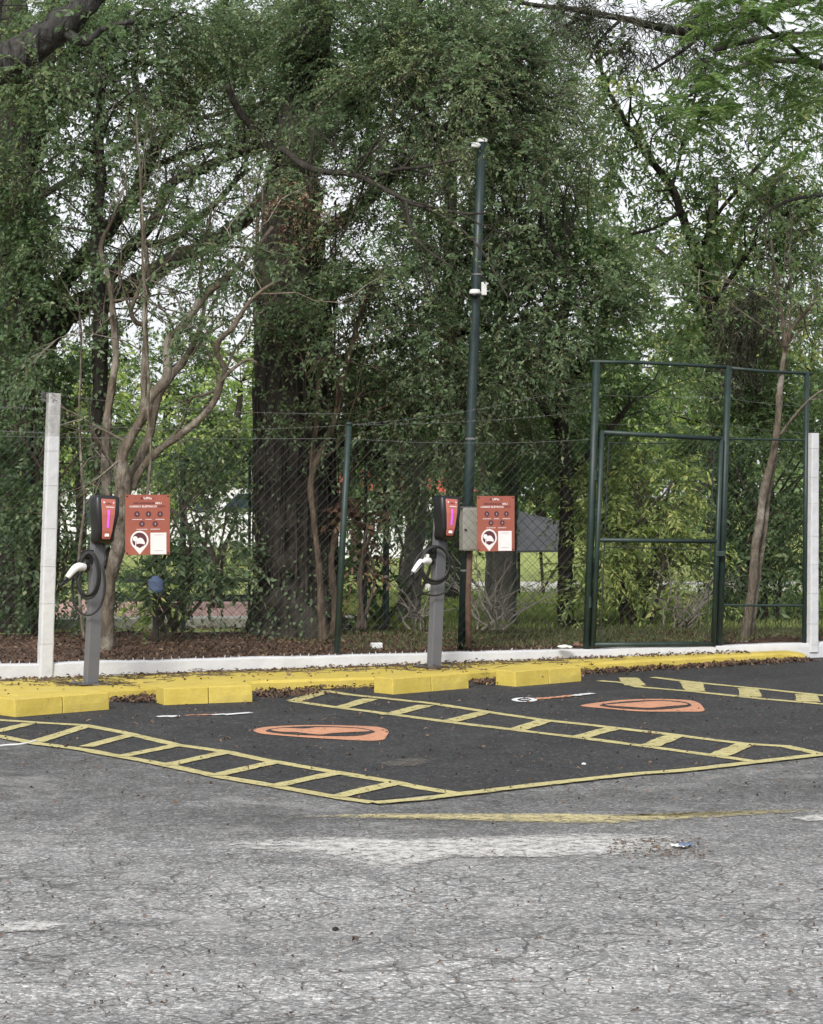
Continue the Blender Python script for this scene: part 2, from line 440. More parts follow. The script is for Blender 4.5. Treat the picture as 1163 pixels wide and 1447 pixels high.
class Crown:
    """leaf quads and twig tubes collected as arrays, linked as one mesh"""
    def __init__(self):
        self.V, self.Q, self.rnd, self.mi, self.n = [], [], [], [], 0
    def quads(self, v, mi, rnd):                   # v: (k,4,3)
        k = len(v)
        self.V.append(v.reshape(-1, 3)); self.Q.append(np.arange(4 * k).reshape(k, 4) + self.n)
        self.rnd.append(np.broadcast_to(rnd, (k,)).astype(np.float32)); self.mi.append(np.full(k, mi, np.int32)); self.n += 4 * k
    def leaves(self, p, dr, nr, L, W, mi=0, rnd=None, fold=0.12):
        k = len(p)
        dr = unit(dr); s = unit(np.cross(dr, nr)); nn = np.cross(s, dr)
        L = (L * rng.uniform(0.6, 1.3, k))[:, None]; W = (W * rng.uniform(0.7, 1.25, k))[:, None]
        m = p + dr * L * 0.45 + nn * fold * W
        v = np.stack([p, m + s * W * 0.5, p + dr * L - nn * fold * L * 0.5, m - s * W * 0.5], 1)
        self.quads(v, mi, rng.beta(2, 2.4, k) if rnd is None else rnd)
    def twigs(self, p0, p1, p2, r0, mi=1):
        """three-sided tubes along quadratic curves"""
        ts = np.array([0, 0.5, 1.0]); k = len(p0)
        c = [(1 - t) ** 2 * p0 + 2 * t * (1 - t) * p1 + t * t * p2 for t in ts]
        d = unit(p2 - p0); u = unit(np.cross(d, rng.normal(size=(k, 3)))); w = np.cross(d, u)
        rings = []
        for t, q in zip(ts, c):
            r = (r0 * (1 - 0.7 * t))[:, None] if hasattr(r0, '__len__') else r0 * (1 - 0.7 * t)
            rings.append([q + (u * math.cos(a) + w * math.sin(a)) * r for a in (0, 2.094, 4.189)])
        for i in range(2):
            for j in range(3):
                j2 = (j + 1) % 3
                self.quads(np.stack([rings[i][j], rings[i][j2], rings[i + 1][j2], rings[i + 1][j]], 1), mi, 0.5)
    def build(self, name, mats, parent=None, off=(0, 0, 0)):
        V = np.concatenate(self.V) - np.array(off); Q = np.concatenate(self.Q)
        me = bpy.data.meshes.new(name)
        me.vertices.add(len(V)); me.vertices.foreach_set('co', V.astype(np.float32).ravel())
        me.loops.add(Q.size); me.loops.foreach_set('vertex_index', Q.astype(np.int32).ravel())
        me.polygons.add(len(Q)); me.polygons.foreach_set('loop_start', np.arange(0, Q.size, 4, dtype=np.int32))
        me.polygons.foreach_set('material_index', np.concatenate(self.mi))
        for m in mats: me.materials.append(m)
        a = me.attributes.new('rnd', 'FLOAT', 'FACE'); a.data.foreach_set('value', np.concatenate(self.rnd))
        me.update(calc_edges=True)
        o = bpy.data.objects.new(name, me); col.objects.link(o)
        if parent: o.parent = parent
        return o

def spray(cr, p0, p1, p2, tone, L, W, nl, mi=0, tmi=1, up=1.0, r=0.0035):
    """leafy twigs; the age of the leaves (light or dark green) differs from branch to branch"""
    nt = len(p0); dz = np.array([0, 0, 1.0])
    cr.twigs(p0, p1, p2, r, tmi)
    t = (np.arange(nl) + 0.6) / nl
    for i in range(nl):
        ti = t[i]
        pp = (1 - ti) ** 2 * p0 + 2 * ti * (1 - ti) * p1 + ti * ti * p2
        tg = unit(2 * (1 - ti) * (p1 - p0) + 2 * ti * (p2 - p1))
        side = unit(np.cross(tg, dz + rng.normal(size=(nt, 3)) * 0.4)) * (1 if i % 2 else -1)
        dr = tg * 0.55 + side * 0.8 + rng.normal(size=(nt, 3)) * 0.3 - dz * 0.22
        nr = dz * up + rng.normal(size=(nt, 3)) * 0.65
        cr.leaves(pp, dr, nr, L, W, mi, np.clip(rng.beta(2.2, 2.6, nt) + tone, 0, 1))

def sprout(mb, cr, nodes, n, ln=(0.4, 1.1), leafy=5, L=0.055, W=0.026, start=0.35, shift=0.0):
    """side branches with forks along a limb, leafy at their ends"""
    ends, dirs = [], []
    for _ in range(n):
        j = int(rng.uniform(start, 0.98) * (len(nodes) - 1)); a = Vector(nodes[j][0]); r = nodes[j][1]
        tg = (Vector(nodes[min(j + 1, len(nodes) - 1)][0]) - Vector(nodes[max(j - 1, 0)][0])).normalized()
        d = (tg * 0.6 + Vector(rng.normal(size=3)) * 0.7 + Vector((0, 0, 0.35))).normalized(); l = rng.uniform(*ln)
        def grow(a, d, l, r, lev):
            pts = [a]; q = a.copy(); dd = d.copy()
            for k in range(5):
                dd = (dd + Vector(rng.normal(size=3)) * 0.22).normalized(); q = q + dd * l / 5; pts.append(q)
            mb.tube(pts, [r * (1 - .14 * k) for k in range(6)], 5, cap=False)
            ends.append(tuple(q)); dirs.append(tuple(dd))
            if lev:
                for _k in range(int(rng.integers(2, 4))):
                    b = pts[int(rng.integers(2, 6))]; grow(b, (dd + Vector(rng.normal(size=3)) * .65).normalized(), l * rng.uniform(.45, .7), r * .55, lev - 1)
        grow(a, d, l, min(r * 0.55, 0.006 + 0.010 * l), 2)
    if leafy and cr is not None:
        e = np.repeat(np.array(ends), leafy, 0); dv = np.repeat(np.array(dirs), leafy, 0); k = len(e)
        e = e + rng.normal(size=(k, 3)) * 0.06
        o = unit(dv + rng.normal(size=(k, 3)) * .7); lt = rng.uniform(.12, .32, (k, 1)); dz = np.array([0, 0, 1.0])
        spray(cr, e, e + o * lt * .5 + dz * lt * .08, e + o * lt - dz * lt * .35, rng.normal(0, .14, k) + shift, L, W, 10)

def foliage(cr, px, py, rx, ry, d, cov, L=0.06, W=0.027, mi=0, tmi=1, droop=0.5, tw=0.34, nl=14, sub=48, nodes=None, branches=None, up=1.0, rdep=0.75, spread=0.30, shift=0.0):
    """one clump of foliage: twigs gathered round many small centres, leaves along each twig"""
    k_ = rng.uniform(0.82, 1.3); L, W = L * k_, W * k_ * rng.uniform(.85, 1.15)
    s = d / F
    area = math.pi * rx * ry * s * s
    nt = max(3, int(cov * area / (0.5 * L * W * 0.55) / nl))
    c0 = np.array(P(px, py, d)); ext = np.array([rx * s, 0.5 * (rx + ry) * s * rdep, ry * s])
    ns = max(2, int(math.pi * rx * ry / sub ** 2 * 1.3))
    q = unit(rng.normal(size=(ns, 3))) * rng.uniform(0.0, 1.0, (ns, 1)) ** 0.42
    cen = c0 + q * ext
    wts = rng.uniform(0.3, 1.6, ns); wts /= wts.sum()
    pick = rng.choice(ns, nt, p=wts)
    sg = sub * s * spread * rng.uniform(0.6, 1.4, ns)
    p0 = cen[pick] + rng.normal(size=(nt, 3)) * sg[pick][:, None]
    out = unit((p0 - cen[pick]) + 0.35 * (cen[pick] - c0) + rng.normal(size=(nt, 3)) * sg[pick][:, None] * 0.5)
    Lt = tw * rng.uniform(0.5, 1.3, nt)[:, None]
    dz = np.array([0, 0, 1.0])
    p1 = p0 + out * Lt * 0.5 + dz * Lt * 0.08
    p2 = p0 + out * Lt - dz * Lt * droop * rng.uniform(0.2, 1.2, (nt, 1))
    tone = rng.normal(0, 0.16, ns)[pick] + rng.normal(0, 0.08, nt) + shift
    spray(cr, p0, p1, p2, tone, L, W, nl, mi, tmi, up, 0.0035 * max(1, d / 22))
    if branches is not None and nodes:
        na = np.array([n[0] for n in nodes]); nrad = np.array([n[1] for n in nodes])
        for c in cen[: max(2, int(ns * 0.8))]:
            dd = np.linalg.norm(na - c, axis=1) + np.maximum(0, na[:, 2] - c[2]) * 0.5
            j = int(np.argmin(dd))
            if dd[j] > 3.2: continue
            a, b = Vector(na[j]), Vector(c)
            ln = (b - a).length
            mid = a.lerp(b, 0.5) + Vector(rng.normal(size=3)) * ln * 0.10 + Vector((0, 0, ln * 0.10))
            pts = [a, a.lerp(mid, 0.55), mid, mid.lerp(b, 0.55), b]
            r = min(nrad[j] * 0.5, 0.006 + 0.011 * ln)
            branches.tube(pts, [r, r * 0.85, r * 0.65, r * 0.5, r * 0.3], 5, cap=False)

def smooth_line(pts, k=5, jit=0.0):
    """Catmull-Rom through (Vector, radius) nodes"""
    n = len(pts); out = []
    for i in range(n - 1):
        p0, p1, p2, p3 = pts[max(i - 1, 0)], pts[i], pts[i + 1], pts[min(i + 2, n - 1)]
        for j in range(k):
            t = j / k
            v = 0.5 * ((2 * p1[0]) + (p2[0] - p0[0]) * t + (2 * p0[0] - 5 * p1[0] + 4 * p2[0] - p3[0]) * t * t + (3 * p1[0] - p0[0] - 3 * p2[0] + p3[0]) * t ** 3)
            r = p1[1] * (1 - t) + p2[1] * t
            if jit: v = v + Vector((mnoise.noise(v * 2.1), mnoise.noise(v * 2.1 + Vector((9, 0, 0))), 0)) * jit
            out.append((v, r))
    out.append(pts[-1]); return out

def limb(mb, pix, d0, d1=None, sides=10, rough=0.28, jit=0.025, k=8, freq=7.0):
    """pix: (px, py, half width in px) from base to tip, distance going from d0 to d1"""
    d1 = d0 if d1 is None else d1
    n = len(pix); ps = []
    for i, (x, y, r) in enumerate(pix):
        d = d0 + (d1 - d0) * i / (n - 1)
        ps.append((P(x, y, d), r * d / F))
    s = smooth_line(ps, k, jit)
    mb.tube([a for a, b in s], [b for a, b in s], sides, rough=rough, freq=freq)
    return [(tuple(a), b) for a, b in s]

def ivy_on(cr, nodes, n, L=0.055, W=0.04, mi=0, out=0.05, shift=0.0):
    """leaves clinging to a stem, tips hanging"""
    a = np.array([x[0] for x in nodes]); r = np.array([x[1] for x in nodes])
    j = rng.integers(0, len(a) - 1, n); t = rng.uniform(size=(n, 1))
    c = a[j] * (1 - t) + a[j + 1] * t; rr = r[j][:, None]
    ang = rng.uniform(0, 2 * math.pi, n); q = np.stack([np.cos(ang), np.sin(ang), rng.normal(size=n) * 0.2], 1)
    p = c + q * (rr + rng.exponential(out, (n, 1)))
    dr = q * 0.5 + rng.normal(size=(n, 3)) * 0.5 - np.array([0, 0, 0.8])
    cr.leaves(p, dr, q + np.array([0, 0, 0.5]) + rng.normal(size=(n, 3)) * 0.4, L, W, mi, np.clip(rng.beta(2, 2.6, n) + shift, 0, 1))

def make_tree(name, base, label, cat, limbs, clumps, leaf, bark_m, group=None, ivy=None, extra=None, spr=None, rs=1.0, crown_name='crown', trunk_name='trunk', twig_m='twig', kw=None, reach=True):
    """limbs: list of dicts / tuples (pix, d0, d1); clumps: (px,py,rx,ry,d,cov[,kwargs])"""
    root = thing(name, base, label, cat, group)
    mb = MB(); br = MB(); nodes = []; limb_nodes = []
    for l in limbs:
        nd = limb(mb, [(x, y, r * rs) for x, y, r in l[0]], l[1], l[2] if len(l) > 2 else None, **(l[3] if len(l) > 3 else {}))
        nodes += nd; limb_nodes.append(nd)
    cr = Crown()
    for c in clumps:
        k = dict(kw or {}); k.update(c[6] if len(c) > 6 else {})
        foliage(cr, *c[:6], nodes=nodes if reach else None, branches=mb if reach else None, **k)
    if spr:
        for i, n, kk in spr: sprout(mb, cr, limb_nodes[i], n, **kk)
    if ivy:
        for i, n, kk in ivy: ivy_on(cr, limb_nodes[i], n, **kk)
    if mb.v: mb.build(trunk_name, bark_m, root, smooth=True, off=base)
    if cr.V: cr.build(crown_name, [LF[leaf], M[twig_m]] + [LF[x] for x in (extra or [])], root, off=base)
    return root

# ------------------------------------------------------------------ the ground
def sheet(name, pts, z, m, kind='structure', sub=None):
    mb = MB(); tri = tessellate_polygon([[Vector((p[0], p[1], 0)) for p in pts]])
    vs = [(p[0], p[1], z) for p in pts]
    def ccw(t):
        a, b, c = (vs[i] for i in t)
        return t if (b[0] - a[0]) * (c[1] - a[1]) - (b[1] - a[1]) * (c[0] - a[0]) > 0 else t[::-1]
    mb.add(vs, [ccw(tuple(t)) for t in tri])
    return tag(mb.build(name, m), kind=kind)

sheet('ground', [(-300, -200), (300, -200), (300, 900), (-300, 900)], 0.0, M['old'])

WA, WB = Vector((-2.80, 17.5, 0)), Vector((3.24, 20.3, 0))       # foot of the white wall
WD = (WB - WA).normalized(); WN = Vector((-WD.y, WD.x, 0))        # along it, and away from the car park
def on_wall(px, back=0.0):
    """point of the wall line (set back) seen in column px"""
    k = (px - CX) / F; o = WA + WN * back
    t = (k * o.y - o.x) / (WD.x - k * WD.y)
    return o + WD * t
def fence_at(px, py, back=0.07):
    q = on_wall(px, back)
    return Vector((q.x, q.y, H - (py - CY0) / F * q.y))

# the darker new asphalt of the bays
oA, oB = G(526, 1132.5), G(0, 1039)
od = (oB - oA).normalized()
fA, fB = G(531, 1132.5), G(1163, 1064.5)
fd = (fB - fA).normalized()
KERB_PX = [(155, 990), (360, 977), (540, 971), (660, 963), (820, 951), (1000, 940.5), (1137, 933)]
kf = [G(*p) for p in KERB_PX]
kd0 = (kf[1] - kf[0]).normalized()
kleft = kf[0] - kd0 * 4.0
def ragged(a, d, ln):
    nn = int(ln / 0.07); s_ = Vector((-d.y, d.x, 0)); out = []
    for k in range(1, nn + 1):
        p = a + d * (ln * k / nn); out.append(p + s_ * (0.03 * mnoise.noise(p * 1.4) + 0.02 * mnoise.noise(p * 9)))
    return out
bay = [oA] + ragged(oA, od, 5.0) + [on_wall(-300) + Vector((0, 0.1, 0)), on_wall(500) + Vector((0, .2, 0)), on_wall(1300) + Vector((0, 0.0, 0)), on_wall(1900), fA + fd * 9.0] + ragged(fA, fd, 5.0)[::-1]
sheet('bay_asphalt', bay, 0.004, M['new'])

# the land behind the wall: lawn to the horizon, bare soil under the trees, a pink court
bw = 0.10
lw = [WA - WD * 260 + WN * bw, WA + WD * 260 + WN * bw]
sheet('lawn', [lw[0], lw[1], (lw[1] + WN * 600), (lw[0] + WN * 600)], 0.135, M['lawn'])
mb = MB()
nx, ny = 180, 26
def soil_far(t): return 4.35 - 0.9 * max(0, min(1, (t - 2.0) / 3.0)) + 0.25 * math.sin(t * 1.7) + 0.12 * math.sin(t * 5.1)
vs, fs = [], []
for i in range(nx + 1):
    t = -9.0 + 21.0 * i / nx
    for j in range(ny + 1):
        b = bw + 0.02 + (soil_far(t)) * j / ny
        p = WA + WD * t + WN * b
        e = min(1, j / 3, (ny - j) / 3)
        z = 0.139 + e * (0.02 + 0.045 * mnoise.noise(Vector((p.x * 1.3, p.y * 1.3, 0))) + 0.02 * mnoise.noise(Vector((p.x * 6, p.y * 6, 3))))
        vs.append((p.x, p.y, max(z, 0.139)))
for i in range(nx):
    for j in range(ny):
        a = i * (ny + 1) + j
        fs.append((a, a + ny + 1, a + ny + 2, a + 1))
mb.add(vs, fs)
tag(mb.build('soil', M['soil'], smooth=True), kind='structure')
def zb(px, py): return G(px, py, 0.14)
sheet('court_paving', [zb(-250, 884), zb(520, 879), zb(560, 848), zb(-250, 848)], 0.143, M['pink'])
mb = MB(); a, b = zb(-250, 890), zb(520, 885)
mb.add([(a.x, a.y, 0.135), (b.x, b.y, 0.135), (b.x, b.y + .5, 0.135), (a.x, a.y + .5, 0.135), (a.x, a.y, 0.235), (b.x, b.y, 0.235), (b.x, b.y + .5, 0.235), (a.x, a.y + .5, 0.235)],
       [(0, 1, 5, 4), (4, 5, 6, 7), (1, 2, 6, 5), (2, 3, 7, 6), (3, 0, 4, 7)])
tag(mb.build('court_kerb', M['palekerb']), kind='structure')
sheet('far_path', [zb(600, 836), zb(1250, 838), zb(1250, 822), zb(600, 822)], 0.143, M['palekerb'])

# ------------------------------------------------------------------ yellow kerb, wheel stops, low white wall
KZ = 0.085
def resample(line, n):
    L = [0.0]
    for a, b in zip(line, line[1:]): L.append(L[-1] + (b - a).length)
    out = []
    for i in range(n + 1):
        t = L[-1] * i / n; k = 0
        while k < len(L) - 2 and L[k + 1] < t: k += 1
        out.append(line[k].lerp(line[k + 1], (t - L[k]) / max(1e-9, L[k + 1] - L[k])))
    return out
kn = 150
kfront = resample([kleft] + kf, kn)
t_a, t_b = (on_wall(-250) - WA).dot(WD), (on_wall(1140) - WA).dot(WD)
vs, fs = [], []
for i, p in enumerate(kfront):
    b = WA + WD * (t_a + (t_b - t_a) * i / kn) - WN * 0.004
    w = Vector((p.x * 2.2, p.y * 2.2, 0)); e = min(1.0, (kn - i) / 4)      # rounded down at the tapering end
    w1 = 0.012 * mnoise.noise(w) + 0.006 * mnoise.noise(w * 4); w2 = 0.008 * mnoise.noise(w * 3 + Vector((3, 1, 0)))
    n_ = (b - p); n_ = n_.normalized() if n_.length > 1e-4 else WN
    hz = KZ * (0.35 + 0.65 * e ** 0.5)
    for off, z in ((w1, 0.0), (w1 + 0.004, hz - 0.022 + w2 * .5), (w1 + 0.022, hz + w2 * .6)):
        q = p + n_ * off; vs.append((q.x, q.y, z))
    for f in (0.25, 0.5, 0.75, 1.0):
        q = (p + n_ * (w1 + .022)).lerp(b, f); vs.append((q.x, q.y, hz + (0.006 * mnoise.noise(q * 3) if f < 1 else 0)))
for i in range(kn):
    for j in range(6):
        a = i * 7 + j; fs.append((a, a + 7, a + 8, a + 1))
fs.append(tuple(kn * 7 + j for j in range(7)))
mb = MB(); mb.add(vs, fs)
tag(mb.build('kerb', M['kerb']), kind='structure')

STOPS = [((20, 1014), (154, 1003), 'yellow wheel stop nearest the camera, left of the left charger base'),
         ((231, 997), (357, 992), 'yellow wheel stop between the left charger and the hatched buffer strip'),
         ((554, 982), (662, 973), 'yellow wheel stop directly in front of the charger beside the tall pole'),
         ((727, 971), (821, 963), 'yellow wheel stop farthest right, in front of the red sign by the pole')]
for i, (a, b, lab) in enumerate(STOPS):
    A, B = G(*a), G(*b)
    dv = (B - A); ln = dv.length; dv.normalize()
    nv = Vector((-dv.y, dv.x, 0))
    Mx = Matrix.Rotation(math.atan2(dv.y, dv.x), 3, 'Z')
    root = thing('wheel_stop', (A + B) / 2 + nv * 0.11, lab, 'wheel stop', 'yellow wheel stops along the kerb', math.atan2(dv.y, dv.x))
    m_ = MB()
    dep = 0.24
    for sgn in (-1, 1):
        m_.v, m_.f, m_.m = [], [], []
        hl = ln / 4 - 0.003
        # slightly battered block, subdivided so that its faces waver
        n1 = 8; vs = []; fs = []
        prof = [(-dep / 2, 0.0), (-dep / 2 + 0.004, 0.062), (-dep / 2 + 0.010, 0.128), (0, 0.131), (dep / 2 - 0.008, 0.128), (dep / 2, 0.0)]
        for k in range(n1 + 1):
            x = sgn * ln / 4 + (-hl + 2 * hl * k / n1)
            for (y, z) in prof:
                q = Vector((x + i * 7, y, z))
                w = 0.0035 * mnoise.noise(q * 9)
                vs.append((x, y + w, max(0, z + (w if z > 0 else 0))))
        np_ = len(prof)
        for k in range(n1):
            for j in range(np_ - 1):
                a0 = k * np_ + j
                fs.append((a0, a0 + np_, a0 + np_ + 1, a0 + 1))
        fs.append(tuple(range(np_))); fs.append(tuple(n1 * np_ + j for j in range(np_ - 1, -1, -1)))
        m_.add(vs, fs)
        m_.build('block', M['kerb'], root, bevel=0.006)

WZ = 0.205
def wz(t): return WZ - 0.055 * max(0.0, min(1.0, t / 6.4))
mb = MB(); th = 0.15
n = 160; t0, t1 = -5.0, 10.5
vs, fs = [], []
for i in range(n + 1):
    t = t0 + (t1 - t0) * i / n
    p = WA + WD * t
    w1 = 0.010 * mnoise.noise(Vector((t * 2.1, 0, 0))) + 0.006 * mnoise.noise(Vector((t * 9, 4, 0)))
    w2 = 0.006 * mnoise.noise(Vector((t * 6, 9, 0)))
    for (b, z) in ((-0.002, 0.0), (0.002 + w2, 0.11), (0.008 + w2, wz(t) - 0.012 + w1), (0.022, wz(t) + w1), (th - 0.02, wz(t) + w1), (th, wz(t) - 0.02 + w1), (th, 0.0)):
        q = p + WN * b; vs.append((q.x, q.y, z))
for i in range(n):
    for j in range(6):
        a = i * 7 + j; fs.append((a, a + 7, a + 8, a + 1))
mb.add(vs, fs)
wall = thing('low_wall', WA, 'low white painted wall behind the yellow kerb carrying the fence', 'low wall')
mb.build('wall_body', M['white'], wall, smooth=False, off=WA)
mb = MB()                                            # cut wire ends of the mesh, painted over with the wall
for i in range(120):
    t = -4.8 + 9.6 * (i + random.uniform(-.4, .4)) / 120
    p = WA + WD * t + WN * (0.07 + random.uniform(-.012, .012))
    h = random.uniform(0.008, 0.028); a = random.uniform(-0.7, 0.7)
    mb.tube([(p.x, p.y, wz(t) - 0.012), (p.x + WD.x * h * a, p.y + WD.y * h * a, wz(t) + h)], [0.006, 0.002], 4)
mb.build('wire_stub', M['white'], wall, off=WA)

# ------------------------------------------------------------------ painted markings
def strip(mb, pts, w, z=0.008):
    """a flat ribbon of width w along ground points, its edges wavering like hand painting"""
    P2 = []
    for i in range(len(pts) - 1):
        k = max(2, int((pts[i + 1] - pts[i]).length / 0.06))
        P2 += [pts[i].lerp(pts[i + 1], j / k) for j in range(k)]
    P2.append(pts[-1])
    vs = []
    for i, p in enumerate(P2):
        t = (P2[min(i + 1, len(P2) - 1)] - P2[max(i - 1, 0)]).normalized()
        s = Vector((-t.y, t.x, 0))
        a = w / 2 * (1 + 0.22 * mnoise.noise(p * 2.3) + 0.20 * mnoise.noise(p * 13))
        b = w / 2 * (1 + 0.22 * mnoise.noise(p * 2.3 + Vector((7, 0, 0))) + 0.20 * mnoise.noise(p * 13 + Vector((5, 5, 0))))
        vs += [(p.x + s.x * a, p.y + s.y * a, z), (p.x - s.x * b, p.y - s.y * b, z)]
    mb.add(vs, [(2 * i, 2 * i + 1, 2 * i + 3, 2 * i + 2) for i in range(len(P2) - 1)])

def hatch(label, lines, rungs, lw_=0.09, rw=0.105):
    mb = MB()
    for ln in lines: strip(mb, [G(*p) for p in ln], lw_, 0.008)
    for i, r in enumerate(rungs): strip(mb, [G(*r[0]), G(*r[1])], rw, 0.0095 + 0.0001 * i)
    o = mb.build('hatched_marking', M['yline'])
    tag(o, label, 'road marking', 'yellow hatched buffer strips')
    return o
hatch('yellow ladder hatching at lower left, reaching nearest the camera',
      [[(-70, 1031), (0, 1042), (52, 1052), (119, 1061), (227, 1081), (310, 1099), (392, 1113), (485, 1130), (528, 1136)],
       [(-90, 1012), (0, 1019), (62, 1023), (119, 1026), (181, 1038), (248, 1054), (320, 1064), (382, 1077), (475, 1093), (557, 1107), (600, 1116), (650, 1124)]],
      [((41, 1024), (-6, 1036)), ((121, 1028), (50, 1050)), ((186, 1040), (122, 1057)), ((253, 1054), (170, 1071)), ((320, 1065), (235, 1083)), ((387, 1079), (303, 1098)), ((477, 1094), (387, 1113)), ((562, 1108), (474, 1128))])
hatch('yellow ladder hatching between the two orange emblems',
      [[(459, 977), (495, 983), (600, 994), (635, 999), (687, 1007), (769, 1019), (852, 1028), (945, 1039), (1007, 1047), (1058, 1053), (1110, 1056), (1163, 1068)],
       [(413, 992), (485, 1002), (563, 1012), (630, 1021), (728, 1033), (821, 1044), (919, 1057), (1007, 1069), (1074, 1079)]],
      [((462, 978), (415, 992)), ((524, 989), (480, 1002)), ((601, 998), (549, 1012)), ((686, 1008), (634, 1021)), ((774, 1019), (727, 1033)), ((866, 1031), (817, 1044)), ((955, 1041), (918, 1056)), ((1058, 1052), (1013, 1070))], 0.09, 0.13)
hatch('yellow ladder hatching at far right beyond the second orange emblem',
      [[(847, 963), (883, 966), (904, 972), (986, 979), (1079, 989), (1163, 996), (1250, 1005)],
       [(922, 958), (986, 966), (1079, 975), (1163, 984), (1250, 994)]],
      [((888, 959), (898, 970)), ((976, 965), (982, 978)), ((1058, 974), (1061, 986)), ((1139, 983), (1142, 993))], 0.09, 0.17)
mb = MB(); strip(mb, [G(528, 1137), G(600, 1131), G(656, 1124), G(769, 1110), G(898, 1096), G(965, 1091), G(1069, 1079), G(1163, 1068), G(1300, 1053)], 0.10, 0.0112)
tag(mb.build('bay_front_line', M['yline']), 'solid yellow line closing the front of the charging bays', 'road marking')

def flat_poly(px, z, mat_name, name, parent=None, off=(0, 0, 0), k=4):
    pts = [(G(*p), 0.0) for p in px]
    loop = []
    n = len(pts)
    for i in range(n):
        p0, p1, p2, p3 = (pts[(i + j) % n][0] for j in (-1, 0, 1, 2))
        for j in range(k):
            t = j / k
            loop.append(0.5 * ((2 * p1) + (p2 - p0) * t + (2 * p0 - 5 * p1 + 4 * p2 - p3) * t * t + (3 * p1 - p0 - 3 * p2 + p3) * t ** 3))
    m_ = MB(); m_.add([(p.x, p.y, z) for p in loop], [tuple(range(len(loop)))])
    return m_.build(name, M[mat_name], parent, off=off)
EMB = [([(358, 1033), (372, 1029.3), (400, 1027.2), (450, 1026), (520, 1027.8), (540, 1030), (549, 1035), (546, 1042), (541, 1047), (520, 1048.3), (480, 1046.5), (430, 1043.5), (385, 1040), (366, 1037.5)],
        [(376, 1034), (400, 1030), (450, 1028.3), (505, 1030.5), (528, 1035), (526, 1037.5), (505, 1041.5), (465, 1042), (410, 1039.6), (385, 1037)],
        [[(383, 1034), (402, 1031.6), (430, 1032.6), (452, 1030.6), (500, 1032), (524, 1035.8), (500, 1037.4), (470, 1039), (450, 1041), (420, 1037.8), (395, 1036.8)]],
        'orange painted pin emblem on the asphalt of the left bay'),
       ([(821, 998), (850, 993.5), (885, 990), (930, 989), (970, 990.5), (986, 994), (993, 1000), (993, 1006.5), (960, 1007), (900, 1006.5), (850, 1002), (832, 1000.5)],
        [(848, 998), (880, 993.5), (930, 991.3), (965, 993.5), (977, 998.2), (965, 1001.4), (925, 1004.6), (890, 1003.6), (860, 1001)],
        [[(856, 998.6), (890, 995.8), (930, 993.2), (960, 995), (972, 998.4), (945, 1000.6), (918, 1003), (890, 1001.6), (868, 1000.2)]],
        'orange painted pin emblem on the asphalt of the right bay')]
for outer, hole, cars, lab in EMB:
    c = G(*outer[0])
    root = thing('painted_emblem', (c.x, c.y, 0), lab, 'road marking', 'orange painted emblems')
    flat_poly(outer, 0.008, 'orange', 'emblem_border', root, (c.x, c.y, 0))
    flat_poly(hole, 0.0115, 'new', 'emblem_ring', root, (c.x, c.y, 0))
    for q in cars: flat_poly(q, 0.015, 'orange', 'emblem_car', root, (c.x, c.y, 0))
# the short painted words, seen almost edge-on
def words(label, strokes):
    c = G(*strokes[0][0][0])
    root = thing('painted_lettering', (c.x, c.y, 0), label, 'road marking')
    for mname, nm in (('wline', 'white_letter'), ('orange', 'orange_letter')):
        for i, (pts, w, m_) in enumerate(strokes):
            if m_ != mname: continue
            mb = MB(); strip(mb, [G(*p) for p in pts], w, 0.009 + 0.0002 * i)
            mb.build(nm, M[mname], root, off=(c.x, c.y, 0))
ring = [(741 + 14 * math.cos(a), 990.2 + 2.6 * math.sin(a)) for a in np.linspace(0, 2 * math.pi, 15)]
words('small white ring and orange and white letters painted on the right bay',
      [(ring, 0.05, 'wline'), ([(736, 990), (748, 990)], 0.05, 'wline'),
       ([(759, 989.5), (764, 987.2)], 0.05, 'orange'), ([(762, 989.6), (775, 987.2), (780, 988)], 0.06, 'orange'), ([(772, 989), (782, 986.2)], 0.05, 'orange'),
       ([(784, 987.6), (792, 985.4)], 0.05, 'orange'), ([(790, 987), (800, 984.6), (806, 985)], 0.06, 'orange'), ([(800, 986.2), (810, 983.8)], 0.05, 'orange'),
       ([(811, 984.8), (818, 982.9)], 0.05, 'wline'), ([(815, 984.6), (826, 982.2)], 0.06, 'wline'), ([(822, 983.2), (838, 981.4)], 0.07, 'wline')])
words('short row of white and orange letters painted on the left bay',
      [([(222, 1014.3), (238, 1013.4), (254, 1013.0)], 0.08, 'wline'), ([(228, 1013), (246, 1014.6)], 0.05, 'wline'),
       ([(262, 1012.6), (275, 1011.6)], 0.04, 'orange'), ([(278, 1012.4), (292, 1010.9)], 0.04, 'orange'), ([(286, 1012.4), (302, 1011)], 0.03, 'orange'),
       ([(300, 1012), (318, 1010.4)], 0.05, 'wline'), ([(316, 1011.6), (355, 1008.6)], 0.07, 'wline')])

